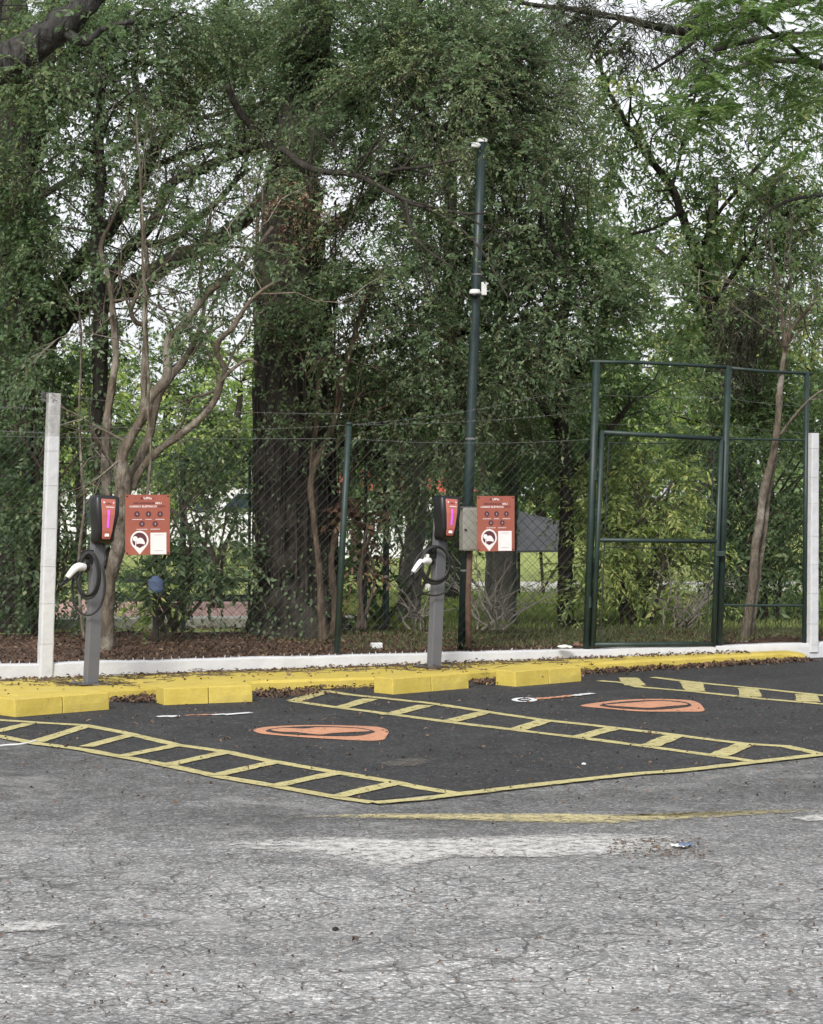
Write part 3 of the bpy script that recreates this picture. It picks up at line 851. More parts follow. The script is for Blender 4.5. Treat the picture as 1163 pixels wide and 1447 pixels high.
def worn(name, label, px, mat_name, z):
    pts = [G(*p) for p in px]
    n = len(pts); loop = []
    for i in range(n):
        for j in range(6): loop.append(pts[i].lerp(pts[(i + 1) % n], j / 6))
    c = sum(loop, Vector()) / len(loop)
    N = len(loop); vs = []; ed = []
    for f, e in ((1.12, 0.0), (0.9, 0.75), (0.6, 1.0), (0.25, 1.0)):
        for p in loop:
            q = c + (p - c) * f; vs.append((q.x, q.y, z)); ed.append(e)
    fs = [(r * N + i, r * N + (i + 1) % N, (r + 1) * N + (i + 1) % N, (r + 1) * N + i) for r in range(3) for i in range(N)]
    fs.append(tuple(3 * N + i for i in range(N)))
    m_ = MB(); m_.add(vs, fs)
    o = m_.build(name, M[mat_name])
    a = o.data.attributes.new('edge', 'FLOAT', 'POINT'); a.data.foreach_set('value', ed)
    return tag(o, label, 'road marking')
worn('worn_paint', 'broad worn off white paint patch on the old asphalt', [(270, 1192), (360, 1184), (480, 1183), (560, 1187), (700, 1182), (850, 1177), (970, 1181), (1010, 1196), (940, 1208), (860, 1213), (730, 1215), (640, 1213), (560, 1231), (490, 1228), (440, 1214), (350, 1203)], 'wworn', 0.006)
worn('worn_line', 'worn yellow line stretching across old asphalt in front of the bays', [(400, 1155), (520, 1151), (640, 1151), (800, 1151), (980, 1155), (1140, 1146), (1170, 1144), (1170, 1147), (1000, 1158), (860, 1166), (760, 1165), (600, 1160), (500, 1158)], 'yworn', 0.0065)
worn('worn_paint', 'small worn off white paint spot at the left edge of old asphalt', [(-40, 1312), (40, 1301), (105, 1306), (70, 1316), (-30, 1324)], 'wworn', 0.0055)
worn('worn_paint', 'small worn off white paint spot at the right end of the worn yellow line', [(1110, 1157), (1150, 1152), (1200, 1151), (1200, 1161), (1140, 1162)], 'wworn', 0.005)
worn('dust_patch', 'faint sandy dust patch on the left bay below its emblem', [(530, 1080), (560, 1073), (600, 1072), (612, 1079), (590, 1085), (545, 1086)], 'dust', 0.0085)

# ------------------------------------------------------------------ chargers
def rrect(w, d, r, n=5):
    out = []
    for cx, cy, a0 in ((w / 2 - r, d / 2 - r, 0), (-w / 2 + r, d / 2 - r, 90), (-w / 2 + r, -d / 2 + r, 180), (w / 2 - r, -d / 2 + r, 270)):
        for j in range(n):
            a = R(a0 + 90 * j / (n - 1)); out.append((cx + r * math.cos(a), cy + r * math.sin(a)))
    return out
def loft(mb, rings, mi=0):
    n = len(rings[0]); vs = [p for r in rings for p in r]
    fs = [(i * n + j, i * n + (j + 1) % n, (i + 1) * n + (j + 1) % n, (i + 1) * n + j) for i in range(len(rings) - 1) for j in range(n)]
    fs += [tuple(range(n - 1, -1, -1)), tuple((len(rings) - 1) * n + j for j in range(n))]
    mb.add(vs, fs, mi)
def text_mesh(body, w, h, m, name, parent, x, y, z, center=True):
    cu = bpy.data.curves.new('lettering', 'FONT'); cu.body = body; cu.size = 1; cu.extrude = 0.0
    cu.align_x = 'CENTER'; cu.align_y = 'CENTER'; cu.resolution_u = 3; cu.offset = 0.028
    to = bpy.data.objects.new('lettering', cu); col.objects.link(to)
    bpy.context.view_layer.update()
    dg = bpy.context.evaluated_depsgraph_get()
    me = bpy.data.meshes.new_from_object(to.evaluated_get(dg))
    bpy.data.objects.remove(to)
    co = np.empty(len(me.vertices) * 3, np.float32); me.vertices.foreach_get('co', co); co = co.reshape(-1, 3)
    mn, mx = co.min(0), co.max(0)
    sx, sy = w / (mx[0] - mn[0]), h / (mx[1] - mn[1])
    o3 = np.stack([(co[:, 0] - (mn[0] + mx[0]) / 2) * sx, np.zeros(len(co)), (co[:, 1] - (mn[1] + mx[1]) / 2) * sy], 1)
    me.vertices.foreach_set('co', o3.astype(np.float32).ravel()); me.update()
    me.materials.clear(); me.materials.append(m); me.name = name
    o = bpy.data.objects.new(name, me); col.objects.link(o); o.parent = parent; o.location = (x, y, z)
    return o

KA = math.atan2((kf[4] - kf[0]).y, (kf[4] - kf[0]).x)             # chargers stand square to the kerb
def charger(px, py, h, lean, label, coil_axis, loops, plug_in, rot):
    b = G(px, py, KZ)
    root = thing('ev_charger', b, label, 'EV charger', 'grey pedestal chargers on the yellow kerb', rot)
    root.rotation_euler = (0, lean, rot)
    w, dp = 0.100, 0.084
    m_ = MB(); loft(m_, [[(x, y, z) for x, y in rrect(w, dp, 0.006, 3)] for z in (0.012, h - 0.01)]); m_.build('pedestal', M['greysteel'], root)
    m_ = MB(); m_.box((0, 0, 0.006), (0.27, 0.24, 0.012))
    m_.build('base_plate', M['greysteel'], root, bevel=0.003)
    for sx in (-1, 1):
        for sy in (-1, 1):
            m_ = MB(); m_.lathe([(0.012, 0.012), (0.012, 0.024), (0.006, 0.03)], (sx * 0.105, sy * 0.09, 0), 6); m_.build('bolt', M['galv'], root)
    # the black wall box with tapering front
    y0 = -dp / 2
    prof = [(h - 0.385, 0.10, 0.055), (h - 0.378, 0.125, 0.085), (h - 0.35, 0.145, 0.105), (h - 0.28, 0.135, 0.122), (h - 0.15, 0.184, 0.128), (h - 0.03, 0.190, 0.116), (h - 0.008, 0.184, 0.105), (h, 0.135, 0.088)]
    m_ = MB(); loft(m_, [[(x * 1.10, y0 + 0.018 - (d_ + 0.036) / 2 + 0.018 + y, z) for x, y in rrect(w_, d_ + 0.036, min(0.028, d_ * 0.3), 5)] for z, w_, d_ in prof])
    body = m_.build('charger_body', M['black'], root, smooth=True)
    m_ = MB()                                      # orange front plate following the taper
    fp = [(h - 0.345, 0.066, 0.108), (h - 0.335, 0.074, 0.112), (h - 0.28, 0.088, 0.1245), (h - 0.15, 0.112, 0.131), (h - 0.05, 0.126, 0.122), (h - 0.028, 0.120, 0.1185)]
    loft(m_, [[(-w_ / 2, y0 - d_ + 0.004, z), (-w_ / 2 + 0.004, y0 - d_, z), (w_ / 2 - 0.004, y0 - d_, z), (w_ / 2, y0 - d_ + 0.004, z)] for z, w_, d_ in fp])
    plate = m_.build('face_plate', M['faceplate'], root)
    m_ = MB(); m_.add([(-0.009, y0 - 0.1285, h - 0.255), (0.009, y0 - 0.1285, h - 0.255), (0.009, y0 - 0.133, h - 0.15), (-0.009, y0 - 0.133, h - 0.15), (-0.011, y0 - 0.129, h - 0.115), (0.011, y0 - 0.129, h - 0.115)], [(0, 1, 2, 3), (3, 2, 5, 4)])
    m_.build('status_light', M['led'], plate)
    m_ = MB(); m_.box((0, y0 - 0.117, h - 0.308), (0.036, 0.008, 0.036), Matrix.Rotation(R(-12), 3, 'X')); m_.build('button', M['signwhite'], plate, bevel=0.002)
    t_ = text_mesh('UFlu', 0.05, 0.016, M['signdark'], 'lettering', plate, 0, y0 - 0.1245, h - 0.066)
    for sx, rr in ((-0.04, 0.008), (0.042, 0.006)):
        m_ = MB(); m_.lathe([(rr, 0), (rr, 0.002)], (sx, y0 - 0.122, h - 0.056), 12, Matrix.Rotation(R(90), 3, 'X')); m_.build('indicator', M['signwhite'], plate)
    m_ = MB(); m_.box((0.012, y0 - 0.1268, h - 0.092), (0.07, 0.002, 0.008), Matrix.Rotation(R(4), 3, 'X')); m_.build('lettering', M['signwhite'], plate)
    # the holster on the left side of the pedestal
    hz = h - 0.49
    m_ = MB(); m_.box((-w / 2 - 0.018, -0.006, hz), (0.036, 0.07, 0.11)); m_.tube([(-w / 2 - 0.02, -0.006, hz + 0.02), (-w / 2 - 0.075, -0.02, hz + 0.012)], [0.036, 0.04], 14)
    m_.build('cable_holster', M['black'], root, bevel=0.004)
    # white plug: grip bent downwards
    s = plug_in
    A0 = Vector((-w / 2 - 0.07, -0.035, hz - 0.085)); A1 = A0 + Vector((-0.055, -0.012, 0.004)) * s; A2 = A1 + Vector((-0.05, -0.008, -0.026)) * s; A3 = A2 + Vector((-0.062, -0.004, -0.072)) * s
    m_ = MB(); ln = smooth_line([(A0, 0.031), (A1, 0.033), (A2, 0.030), (A3, 0.020)], 5)
    m_.tube([a for a, r in ln], [r for a, r in ln], 16); plug = m_.build('plug', M['wplastic'], root, smooth=True)
    m_ = MB(); m_.tube([A3, A3 + (A3 - A2).normalized() * 0.035], [0.019, 0.013], 12); m_.build('plug_cuff', M['rubber'], plug)
    m_ = MB(); m_.tube([A0 + Vector((0.03, 0.01, 0.0)), A0], [0.034, 0.033], 14); m_.build('plug_socket', M['black'], plug)
    # cable: from the box down, then looped over the holster, then up into the grip
    ax = Vector(coil_axis).normalized(); ctr = Vector((-w / 2 - 0.045, -0.075, 0))
    pts = [Vector((0.012, y0 - 0.04, h - 0.38)), Vector((0.016, y0 - 0.045, h - 0.43)), Vector((0.03, y0 - 0.05, h - 0.5))]
    first = True
    for li, (rx, top, bot) in enumerate(loops):
        cz, rz_ = (top + bot) / 2, (top - bot) / 2
        a_s = 30 if first else 90
        for a in range(a_s, -271 if li < len(loops) - 1 else -190, -15):
            e = 1.0 + 0.25 * math.sin(R(a)) * -0.35
            q = ctr + ax * rx * math.cos(R(a)) * e + Vector((0, 0, h + cz + rz_ * math.sin(R(a)))) + Vector((ax.y, -ax.x, 0)) * (0.012 * li + 0.006 * math.sin(R(a * 2)))
            pts.append(q)
        first = False
    e_ = A3 + (A3 - A2).normalized() * 0.03
    pts += [e_ + (A3 - A2).normalized() * 0.07, e_]
    ln = smooth_line([(p, 0.0088) for p in pts], 2)
    m_ = MB(); m_.tube([a for a, r in ln], 0.0088, 8); m_.build('cable', M['rubber'], root, smooth=True)
    return root
charger(128, 967, 1.500, R(3.2), 'grey pedestal charger standing right of the white concrete post', (0.80, -0.60, 0), [(0.130, -0.45, -0.95), (0.09, -0.45, -0.82), (0.085, -0.46, -0.80), (0.075, -0.46, -0.79)], 0.92, KA)
charger(613, 943, 1.495, R(3.2), 'grey pedestal charger standing left of the tall green pole', (0.86, -0.2, 0), [(0.195, -0.45, -0.87), (0.14, -0.44, -0.77), (0.13, -0.45, -0.75), (0.125, -0.44, -0.74)], 1.1, KA)

# ------------------------------------------------------------------ signs
def sign(px0, px1, pyt, pyb, label, back=-0.02):
    a, b = on_wall(px0, 0.07 + back), on_wall(px1, 0.07 + back)
    d = (a.y + b.y) / 2
    z0, z1 = H - (pyb - CY0) / F * d, H - (pyt - CY0) / F * d
    w, h = (b - a).length, z1 - z0
    root = thing('charging_sign', ((a.x + b.x) / 2, (a.y + b.y) / 2, (z0 + z1) / 2), label, 'sign', 'orange red charging signs on the fence', math.atan2(WD.y, WD.x))
    m_ = MB(); m_.box((0, 0, 0), (w, 0.004, h)); board = m_.build('board', M['signred'], root, bevel=0.001)
    for sx in (-1, 1):
        for sz in (-1, 1):
            m_ = MB(); m_.lathe([(0.007, 0), (0.005, 0.005)], (sx * (w / 2 - 0.016), -0.002, sz * (h / 2 - 0.014)), 10, Matrix.Rotation(R(90), 3, 'X'))
            m_.build('bolt', M['black'], board)
    U = lambda x: (x - 550) / 920 * w
    V = lambda y: (737 - y) / 1225 * h
    y = -0.0035
    text_mesh('UFlu', U(630) - U(465), 0.020, M['signwhite'], 'logo_lettering', root, U(548), y, V(195))
    m_ = MB(); m_.lathe([(0.010, 0), (0.010, 0.001)], (U(425), y + .001, V(200)), 12, Matrix.Rotation(R(90), 3, 'X')); m_.build('logo_mark', M['signdark'], root)
    m_ = MB(); m_.box((U(680), y, V(207)), (0.02, 0.001, 0.003)); m_.build('logo_dash', M['signdark'], root)
    text_mesh('RECARREGUE', U(690) - U(258), 0.0155, M['signdark'], 'heading_lettering', root, U(474), y, V(297))
    text_mesh('SEU', U(835) - U(705), 0.0165, M['signwhite'], 'heading_lettering', root, U(770), y, V(297))
    text_mesh('CARRO ELÉTRICO', U(738) - U(175), 0.0195, M['signwhite'], 'heading_lettering', root, U(456), y, V(360))
    text_mesh('AQUI', U(908) - U(752), 0.0155, M['signdark'], 'heading_lettering', root, U(830), y, V(362))
    for cx, cy, cw in ((330, 520, 205), (565, 520, 130), (805, 520, 190), (430, 720, 225), (705, 720, 200)):
        m_ = MB(); m_.lathe([(0.0245, 0), (0.0245, 0.001)], (U(cx), y + .001, V(cy)), 22, Matrix.Rotation(R(90), 3, 'X'))
        ic = m_.build('icon', M['signdark'], root)
        m_ = MB(); m_.add([(U(cx) + p * 0.012, y - 0.0006, V(cy) + q * 0.012) for p, q in ((0.3, 1.1), (-0.7, -0.1), (-0.05, -0.1), (-0.3, -1.1), (0.7, 0.1), (0.05, 0.1))], [(0, 1, 2, 5), (2, 3, 4, 5)])
        m_.build('icon_glyph', M['cardgrey'], ic)
        m_ = MB(); n_ = 5
        for k in range(n_):
            m_.box((U(cx) + (k - (n_ - 1) / 2) * U(550 + cw / n_), y, V(cy + 108)), (U(550 + cw / n_ * 0.8), 0.001, 0.0052))
        m_.build('caption', M['signwhite'], root)
    # pin emblem
    def pin(r, tip, yy, m, name, par):
        pts = []
        for i in range(33):
            a_ = R(-38 + 256 * i / 32); pts.append((U(380) + r * math.cos(a_), yy, V(1050) + r * math.sin(a_)))
        pts.append((U(385), yy, V(1050) - tip))
        m2 = MB(); m2.add(pts[::-1], [tuple(range(len(pts)))]); return m2.build(name, m, par)
    em = pin(0.079, 0.120, y, M['signwhite'], 'pin_emblem', root)
    pin(0.064, 0.066, y - 0.0006, M['signdark'], 'pin_centre', em)
    m_ = MB()
    cp = [(-0.028, -0.030), (-0.030, -0.006), (-0.018, 0.018), (0.006, 0.024), (0.026, 0.014), (0.040, -0.008), (0.046, -0.020), (0.042, -0.036), (0.030, -0.030), (0.0, -0.026)]
    m_.add([(U(385) + a_, y - 0.0012, V(1055) + b_) for a_, b_ in cp][::-1], [tuple(range(len(cp)))])
    m_.lathe([(0.022, 0), (0.022, 0.0006)], (U(290), y - 0.0008, V(1020)), 16, Matrix.Rotation(R(90), 3, 'X'))
    m_.box((U(300), y - 0.0011, V(1140)), (0.008, 0.0006, 0.06))
    m_.build('car_pictogram', M['signwhite'], em)
    m_ = MB(); m_.box((U(770), y - .0005, V(1120)), (U(935) - U(605), 0.002, V(900) - V(1340))); card = m_.build('info_card', M['signwhite'], root)
    for yy, n_ in ((945, 7), (1265, 7)):
        m_ = MB()
        for k in range(n_): m_.box((U(675 + 190 * (k + .5) / n_), y - 0.002, V(yy)), (U(550 + 20), 0.001, 0.006))
        m_.build('caption', M['cardgrey'], card)
    return root
sign(177, 240, 699, 784, 'orange red charging sign behind the left charger, beside the tan trunk')
sign(674, 727, 701, 779, 'orange red charging sign right of the beige electrical box')

# ------------------------------------------------------------------ fence, white posts, gate
def chain(mb, a, u, wdt, z0, z1, cell, r, lean=0.0):
    """diamond mesh in the vertical plane through a along u"""
    hgt = z1 - z0
    n = int((wdt + hgt) / cell) + 1
    for sgn in (1, -1):
        for i in range(n):
            s = i * cell - (hgt if sgn > 0 else 0)
            e0, e1 = s, s + sgn * hgt
            t0_, t1_ = 0.0, 1.0
            lo, hi = min(e0, e1), max(e0, e1)
            def tt(x): return (x - e0) / (e1 - e0)
            ts = sorted((tt(max(lo, 0.0)), tt(min(hi, wdt))))
            if ts[1] - ts[0] < 0.01 or lo > wdt or hi < 0: continue
            off = 0.0025 * sgn
            pp = []
            for t in ts:
                x = e0 + (e1 - e0) * t; z = z0 + hgt * t
                q = a + u * x; pp.append((q.x - u.y * off + lean * (z - z0), q.y + u.x * off, z))
            mb.tube(pp, r, 3, cap=False)

fence = thing('chain_link_fence', on_wall(72, 0.07), 'chain link fence on the white wall between the white post and gate', 'fence')
FO = on_wall(72, 0.07)
mb = MB()
fa, fb = on_wall(-150, 0.07), on_wall(836, 0.07)
chain(mb, Vector((fa.x, fa.y, 0)), WD, (fb - fa).length, 0.15, 2.08, 0.087, 0.0011)
mb.build('wire_mesh', M['meshwire'], fence, off=FO)
mb = MB()
p0 = fence_at(476, 918); p1 = fence_at(493, 600)
mb.tube([p0 + Vector((0, 0, -.03)), p0.lerp(p1, 0.5), p1], 0.028, 12)
mb.lathe([(0.031, 0), (0.031, 0.02), (0.012, 0.03)], p1 - Vector((0, 0, 0.005)), 12)
mb.build('post', M['greenmetal'], fence, smooth=True, off=FO)
mb = MB()
def wire(z0, z1, px0, px1, sag=0.03, r=0.0014, back=0.07, barbs=True, n=24):
    a, b = on_wall(px0, back), on_wall(px1, back); pts = []
    for i in range(n + 1):
        t = i / n; q = a.lerp(b, t)
        pts.append(Vector((q.x, q.y, z0 + (z1 - z0) * t - sag * 4 * t * (1 - t) + 0.004 * mnoise.noise(Vector((t * 9, z0, 0))))))
    mb.tube(pts, r, 4)
    if barbs:
        for i in range(1, n * 2):
            q = pts[i // 2].lerp(pts[min(i // 2 + 1, n)], 0.5 * (i % 2))
            for k in range(2):
                v = Vector((random.uniform(-1, 1), random.uniform(-1, 1), random.uniform(-1, 1))).normalized() * 0.016
                mb.tube([q - v, q + v], 0.0010, 3)
wire(2.08, 2.08, -150, 476, 0.02, 0.002, barbs=False); wire(2.08, 2.1, 490, 836, 0.04, 0.002, barbs=False)
wire(2.18, 2.20, 66, 491, 0.05); wire(2.20, 2.62, 491, 838, 0.06); wire(2.42, 2.30, 70, 491, 0.05); wire(2.20, 2.36, 491, 838, 0.03)
wire(2.18, 2.1, -150, 66, 0.02); wire(2.36, 2.3, -150, 68, 0.02)
mb.build('barbed_wire', M['galv'], fence, off=FO)

def conc_post(base, top, w, label, bare):
    root = thing('concrete_post', base, label, 'post', 'white concrete fence posts')
    yaw = math.atan2(WD.y, WD.x); Mz = Matrix.Rotation(yaw, 3, 'Z')
    ax = top - base
    m_ = MB(); rings = []
    nn = 40
    for i in range(nn + 1):
        t = i / nn; c = ax * t
        k = w * (1 - 0.10 * t)
        ring = []
        for x, y in rrect(k, k, 0.012, 3):
            q = Mz @ Vector((x, y, 0)) + c
            ring.append(q + Vector((0.0035 * mnoise.noise(q * 14), 0.0035 * mnoise.noise(q * 14 + Vector((3, 3, 3))), 0)))
        rings.append(ring)
    cut = int(nn * bare)
    loft(m_, rings[:cut + 1], 0)
    m_.build('shaft', M['post'], root)
    if cut < nn:
        m_ = MB(); loft(m_, rings[cut:], 0); m_.build('bare_top', M['concrete'], root)
    for t in (0.13, 0.27, 0.40, 0.53, 0.68, 0.8, 0.93):        # tie wires round the post
        k = w * (1 - 0.10 * t) + 0.006
        m_ = MB(); m_.tube([Mz @ Vector((x, y, 0)) + ax * t for x, y in rrect(k, k, 0.014, 3)], 0.0014, 4, closed=True)
        m_.build('tie_wire', M['post'], root)
    return root
pb = on_wall(63, 0.04); pt = fence_at(76, 556, 0.04)
conc_post(Vector((pb.x, pb.y, 0.06)), pt, 0.112, 'white painted concrete post left of the left charger, bare grey top', 0.86)
pb2 = on_wall(1147, 0.03); pt2 = fence_at(1149, 612, 0.03)
conc_post(Vector((pb2.x, pb2.y, 0.06)), pt2, 0.098, 'white painted concrete post right of the green gate', 1.0)
# mound of white mortar at the foot of each post
for q, sx in ((pb, 0.10), (pb2, 0.15)):
    pass
mb = MB()                                                        # small coil of barbed wire at the top of the left post
for k in range(7):
    c = pt + Vector((-0.045 - 0.01 * (k % 2), -0.03, -0.012 * k + 0.005))
    mb.tube([c + Vector((-0.055, 0.0, 0.004)), c + Vector((0.0, -0.02, 0)), c + Vector((0.055 + 0.02 * (k % 3), -0.03, -0.004))], 0.0022, 4)
mb.tube([pt + Vector((-.09, 0, .02)), pt + Vector((-.1, 0, -.03)), pt + Vector((-.085, 0, -.085))], 0.0022, 4)
tag(mb.build('wire_coil', M['galv']), 'tangle of barbed wire wound round top of left white post', 'wire')

gb = fence_at(831, 912)
gate = thing('metal_gate', gb, 'dark green tubular gate with tall frame and chain link panel', 'gate')
def bar(a, b, r, name, parent=gate, n=12, m='greenmetal', off=gb):
    m_ = MB(); m_.tube([a, b], r, n); return m_.build(name, M[m], parent, smooth=False, off=off)
def gp(px, py, back=0.07): return fence_at(px, py, back)
gl0, gl1 = gp(829, 915), gp(843, 511)
gr0, gr1 = gp(1016, 912), gp(1029, 517)
gs0, gs1 = gp(1137, 908), gp(1140, 527)
for a, b, r in ((gl0, gl1, 0.036), (gr0, gr1, 0.034), (gs0, gs1, 0.026)): 
    o = bar(a + Vector((0, 0, -0.05)), b, r, 'post')
    for p in o.data.polygons: p.use_smooth = len(p.vertices) == 4
mb = MB(); mb.tube([gp(833, 511), gp(900, 512), gp(960, 515), gp(1029, 519)], 0.017, 8); mb.build('top_rail', M['greenmetal'], gate, smooth=True, off=gb)
mb = MB(); mb.tube([gp(1031, 520), gp(1085, 525), gp(1148, 528)], 0.016, 8); mb.build('top_rail', M['greenmetal'], gate, smooth=True, off=gb)
# leaf
la, lb, lc, ld_ = gp(838, 911, 0.02), gp(851, 611, 0.02), gp(1008, 910, 0.02), gp(1019, 620, 0.02)
lf_ = MB()
for a, b in ((la, lb), (lc, ld_)): lf_.tube([a - (b - a).normalized() * .02, b + (b - a).normalized() * .02], 0.024, 12)
for a, b, r in ((lb, ld_, .0235), (la, lc, .0235)): lf_.tube([a, b], r, 12)
leaf = lf_.build('gate_leaf', M['greenmetal'], gate, off=gb)
for p in leaf.data.polygons: p.use_smooth = len(p.vertices) == 4
lm = gp(844, 763, 0.02); rm_ = gp(1013, 765, 0.02)
m_ = MB(); m_.tube([lm, rm_], 0.021, 12); o = m_.build('mid_rail', M['greenmetal'], leaf, off=gb)
for p in o.data.polygons: p.use_smooth = len(p.vertices) == 4
mb = MB()
chain(mb, Vector((la.x + .02, la.y + .01, 0)), (lc - la).normalized(), (lc - la).length - 0.04, la.z, lb.z - 0.02, 0.087, 0.0011, lean=0.025)
for i, (a, b) in enumerate(((la, lb), (lc, ld_))):               # flat tension bars inside the frame
    sgn = 1 if i == 0 else -1
    o_ = WD * 0.075 * sgn
    mb.tube([a.lerp(b, 0.03) + o_, a.lerp(b, 0.49) + o_], 0.006, 4); mb.tube([a.lerp(b, 0.53) + o_, a.lerp(b, 0.96) + o_], 0.006, 4)
mb.tube([la.lerp(lb, 0.46) + WD * .07, lc.lerp(ld_, 0.46) - WD * .07], 0.005, 4); mb.tube([la.lerp(lb, 0.95) + WD * .07, lb.lerp(ld_, 0.55) - Vector((0, 0, .07))], 0.005, 4)
mb.build('wire_mesh', M['meshwire'], leaf, off=gb)
for t in (0.2, 0.8):
    c = la.lerp(lb, t); m_ = MB(); m_.tube([c - Vector((0.045, 0, 0.05)), c - Vector((0.045, 0, -0.05))], 0.016, 8); m_.build('hinge', M['greenmetal'], gate, off=gb)
c = lc.lerp(ld_, 0.44); m_ = MB(); m_.box(c + Vector((0.03, -0.02, 0)), (0.09, 0.03, 0.05)); m_.build('latch', M['greenmetal'], gate, off=gb, bevel=0.004)
# fixed side panel and wires above the leaf
mb = MB()
chain(mb, Vector((gr0.x, gr0.y, 0)), WD, (gs0 - gr0).length, 0.14, 2.12, 0.087, 0.0011)
mb.build('side_mesh', M['meshwire'], gate, off=gb)
bar(gp(1022, 855), gp(1138, 856), 0.012, 'side_rail', n=8); bar(gp(1026, 620), gp(1140, 622), 0.010, 'side_rail', n=8)
mb = MB()
for py0, py1, x0, x1 in ((558, 562, 843, 1028), (599, 602, 845, 1026), (563, 575, 1028, 1140), (600, 612, 1028, 1140)):
    a, b = gp(x0, py0), gp(x1, py1); mb.tube([a, a.lerp(b, .5) - Vector((0, 0, .012)), b], 0.0016, 4)
mb.build('top_wire', M['galv'], gate, off=gb)

# ------------------------------------------------------------------ tall pole, box, pipe, cameras
q0 = on_wall(654, 0.42); dP = q0.y
def pp(px, py, dd=0.0): return P(px, py, dP + dd)
pole = thing('camera_pole', (q0.x, q0.y, 0.17), 'tall dark green steel pole rising behind the fence', 'pole')
mb = MB(); mb.tube([pp(654, 922), pp(664, 640), pp(673, 400), pp(681, 200)], [0.051, 0.047, 0.045, 0.042], 20); o = mb.build('shaft', M['greenpole'], pole, smooth=True, off=pole.location)
mb = MB(); c = pp(681.3, 201); mb.lathe([(0.05, 0), (0.05, 0.028), (0.03, 0.038)], c, 18); mb.build('cap', M['wplastic'], pole, off=pole.location)
mb = MB()
for py in (388, 620, 806):
    x = 681 - 27 * (py - 200) / 722; c = pp(x, py); mb.lathe([(0.052, -0.008), (0.052, 0.008)], c, 18)
mb.build('band', M['galv'], pole, off=pole.location)
def cctv(px, py, label, dome):
    c = pp(px, py, -0.09)
    root = thing('security_camera', c, label, 'camera', 'white cameras on the green pole')
    m_ = MB()
    if dome:
        m_.lathe([(0.02, 0.035), (0.045, 0.03), (0.052, 0.005), (0.05, -0.01)], (0, 0, 0), 18); m_.build('housing', M['wplastic'], root, smooth=True)
        m_ = MB(); m_.lathe([(0.046, -0.01), (0.04, -0.03), (0.02, -0.045)], (0, 0, 0), 18); m_.build('lens_dome', M['black'], root, smooth=True)
    else:
        Mr = Matrix.Rotation(R(25), 3, 'Z')
        m_.box((0, 0, 0), (0.085, 0.045, 0.045), Mr); m_.build('housing', M['wplastic'], root, bevel=0.01)
        m_ = MB(); m_.tube([Mr @ Vector((-0.042, 0, 0)), Mr @ Vector((-0.05, 0, 0))], 0.016, 12); m_.build('lens', M['black'], root)
    m_ = MB(); m_.tube([(0.0, 0, 0.0), (0.05, 0.06, 0.01)], 0.012, 8); m_.build('bracket', M['wplastic'], root)
cctv(671, 205, 'small white camera at the very top of the green pole', False)
cctv(671, 414, 'small white dome camera halfway up the green pole', True)
c = pp(684, 408, -0.06)
mb = MB(); mb.box(c, (0.05, 0.05, 0.12)); tag(mb.build('junction_box', M['wplastic'], bevel=0.006), 'small pale junction box beside the dome camera on the pole', 'box')
eb = thing('electrical_box', pp(662, 778, -0.14), 'beige grey electrical box fixed to the green pole', 'electrical box', rz=R(14))
mb = MB(); mb.box((0, 0, 0.195), (0.135, 0.15, 0.39)); mb.build('case', M['boxpaint'], eb, bevel=0.006)
mb = MB(); mb.box((0.0, -0.077, 0.195), (0.15, 0.006, 0.37)); dr_ = mb.build('door', M['boxpaint'], eb, bevel=0.003)
mb = MB(); mb.lathe([(0.012, 0), (0.01, 0.012)], (-0.05, -0.08, 0.19), 10, Matrix.Rotation(R(90), 3, 'X')); mb.build('lock', M['black'], dr_)
mb = MB(); mb.box((0.0, 0, 0.396), (0.18, 0.135, 0.008)); mb.build('rain_cap', M['galv'], eb)
mb = MB(); mb.tube([pp(662, 917, -0.09), pp(661.5, 850, -0.09), pp(664, 779, -0.09)], 0.027, 12); tag(mb.build('conduit_pipe', M['rust'], smooth=True), 'rusty brown pipe running from the soil up to the electrical box', 'pipe')

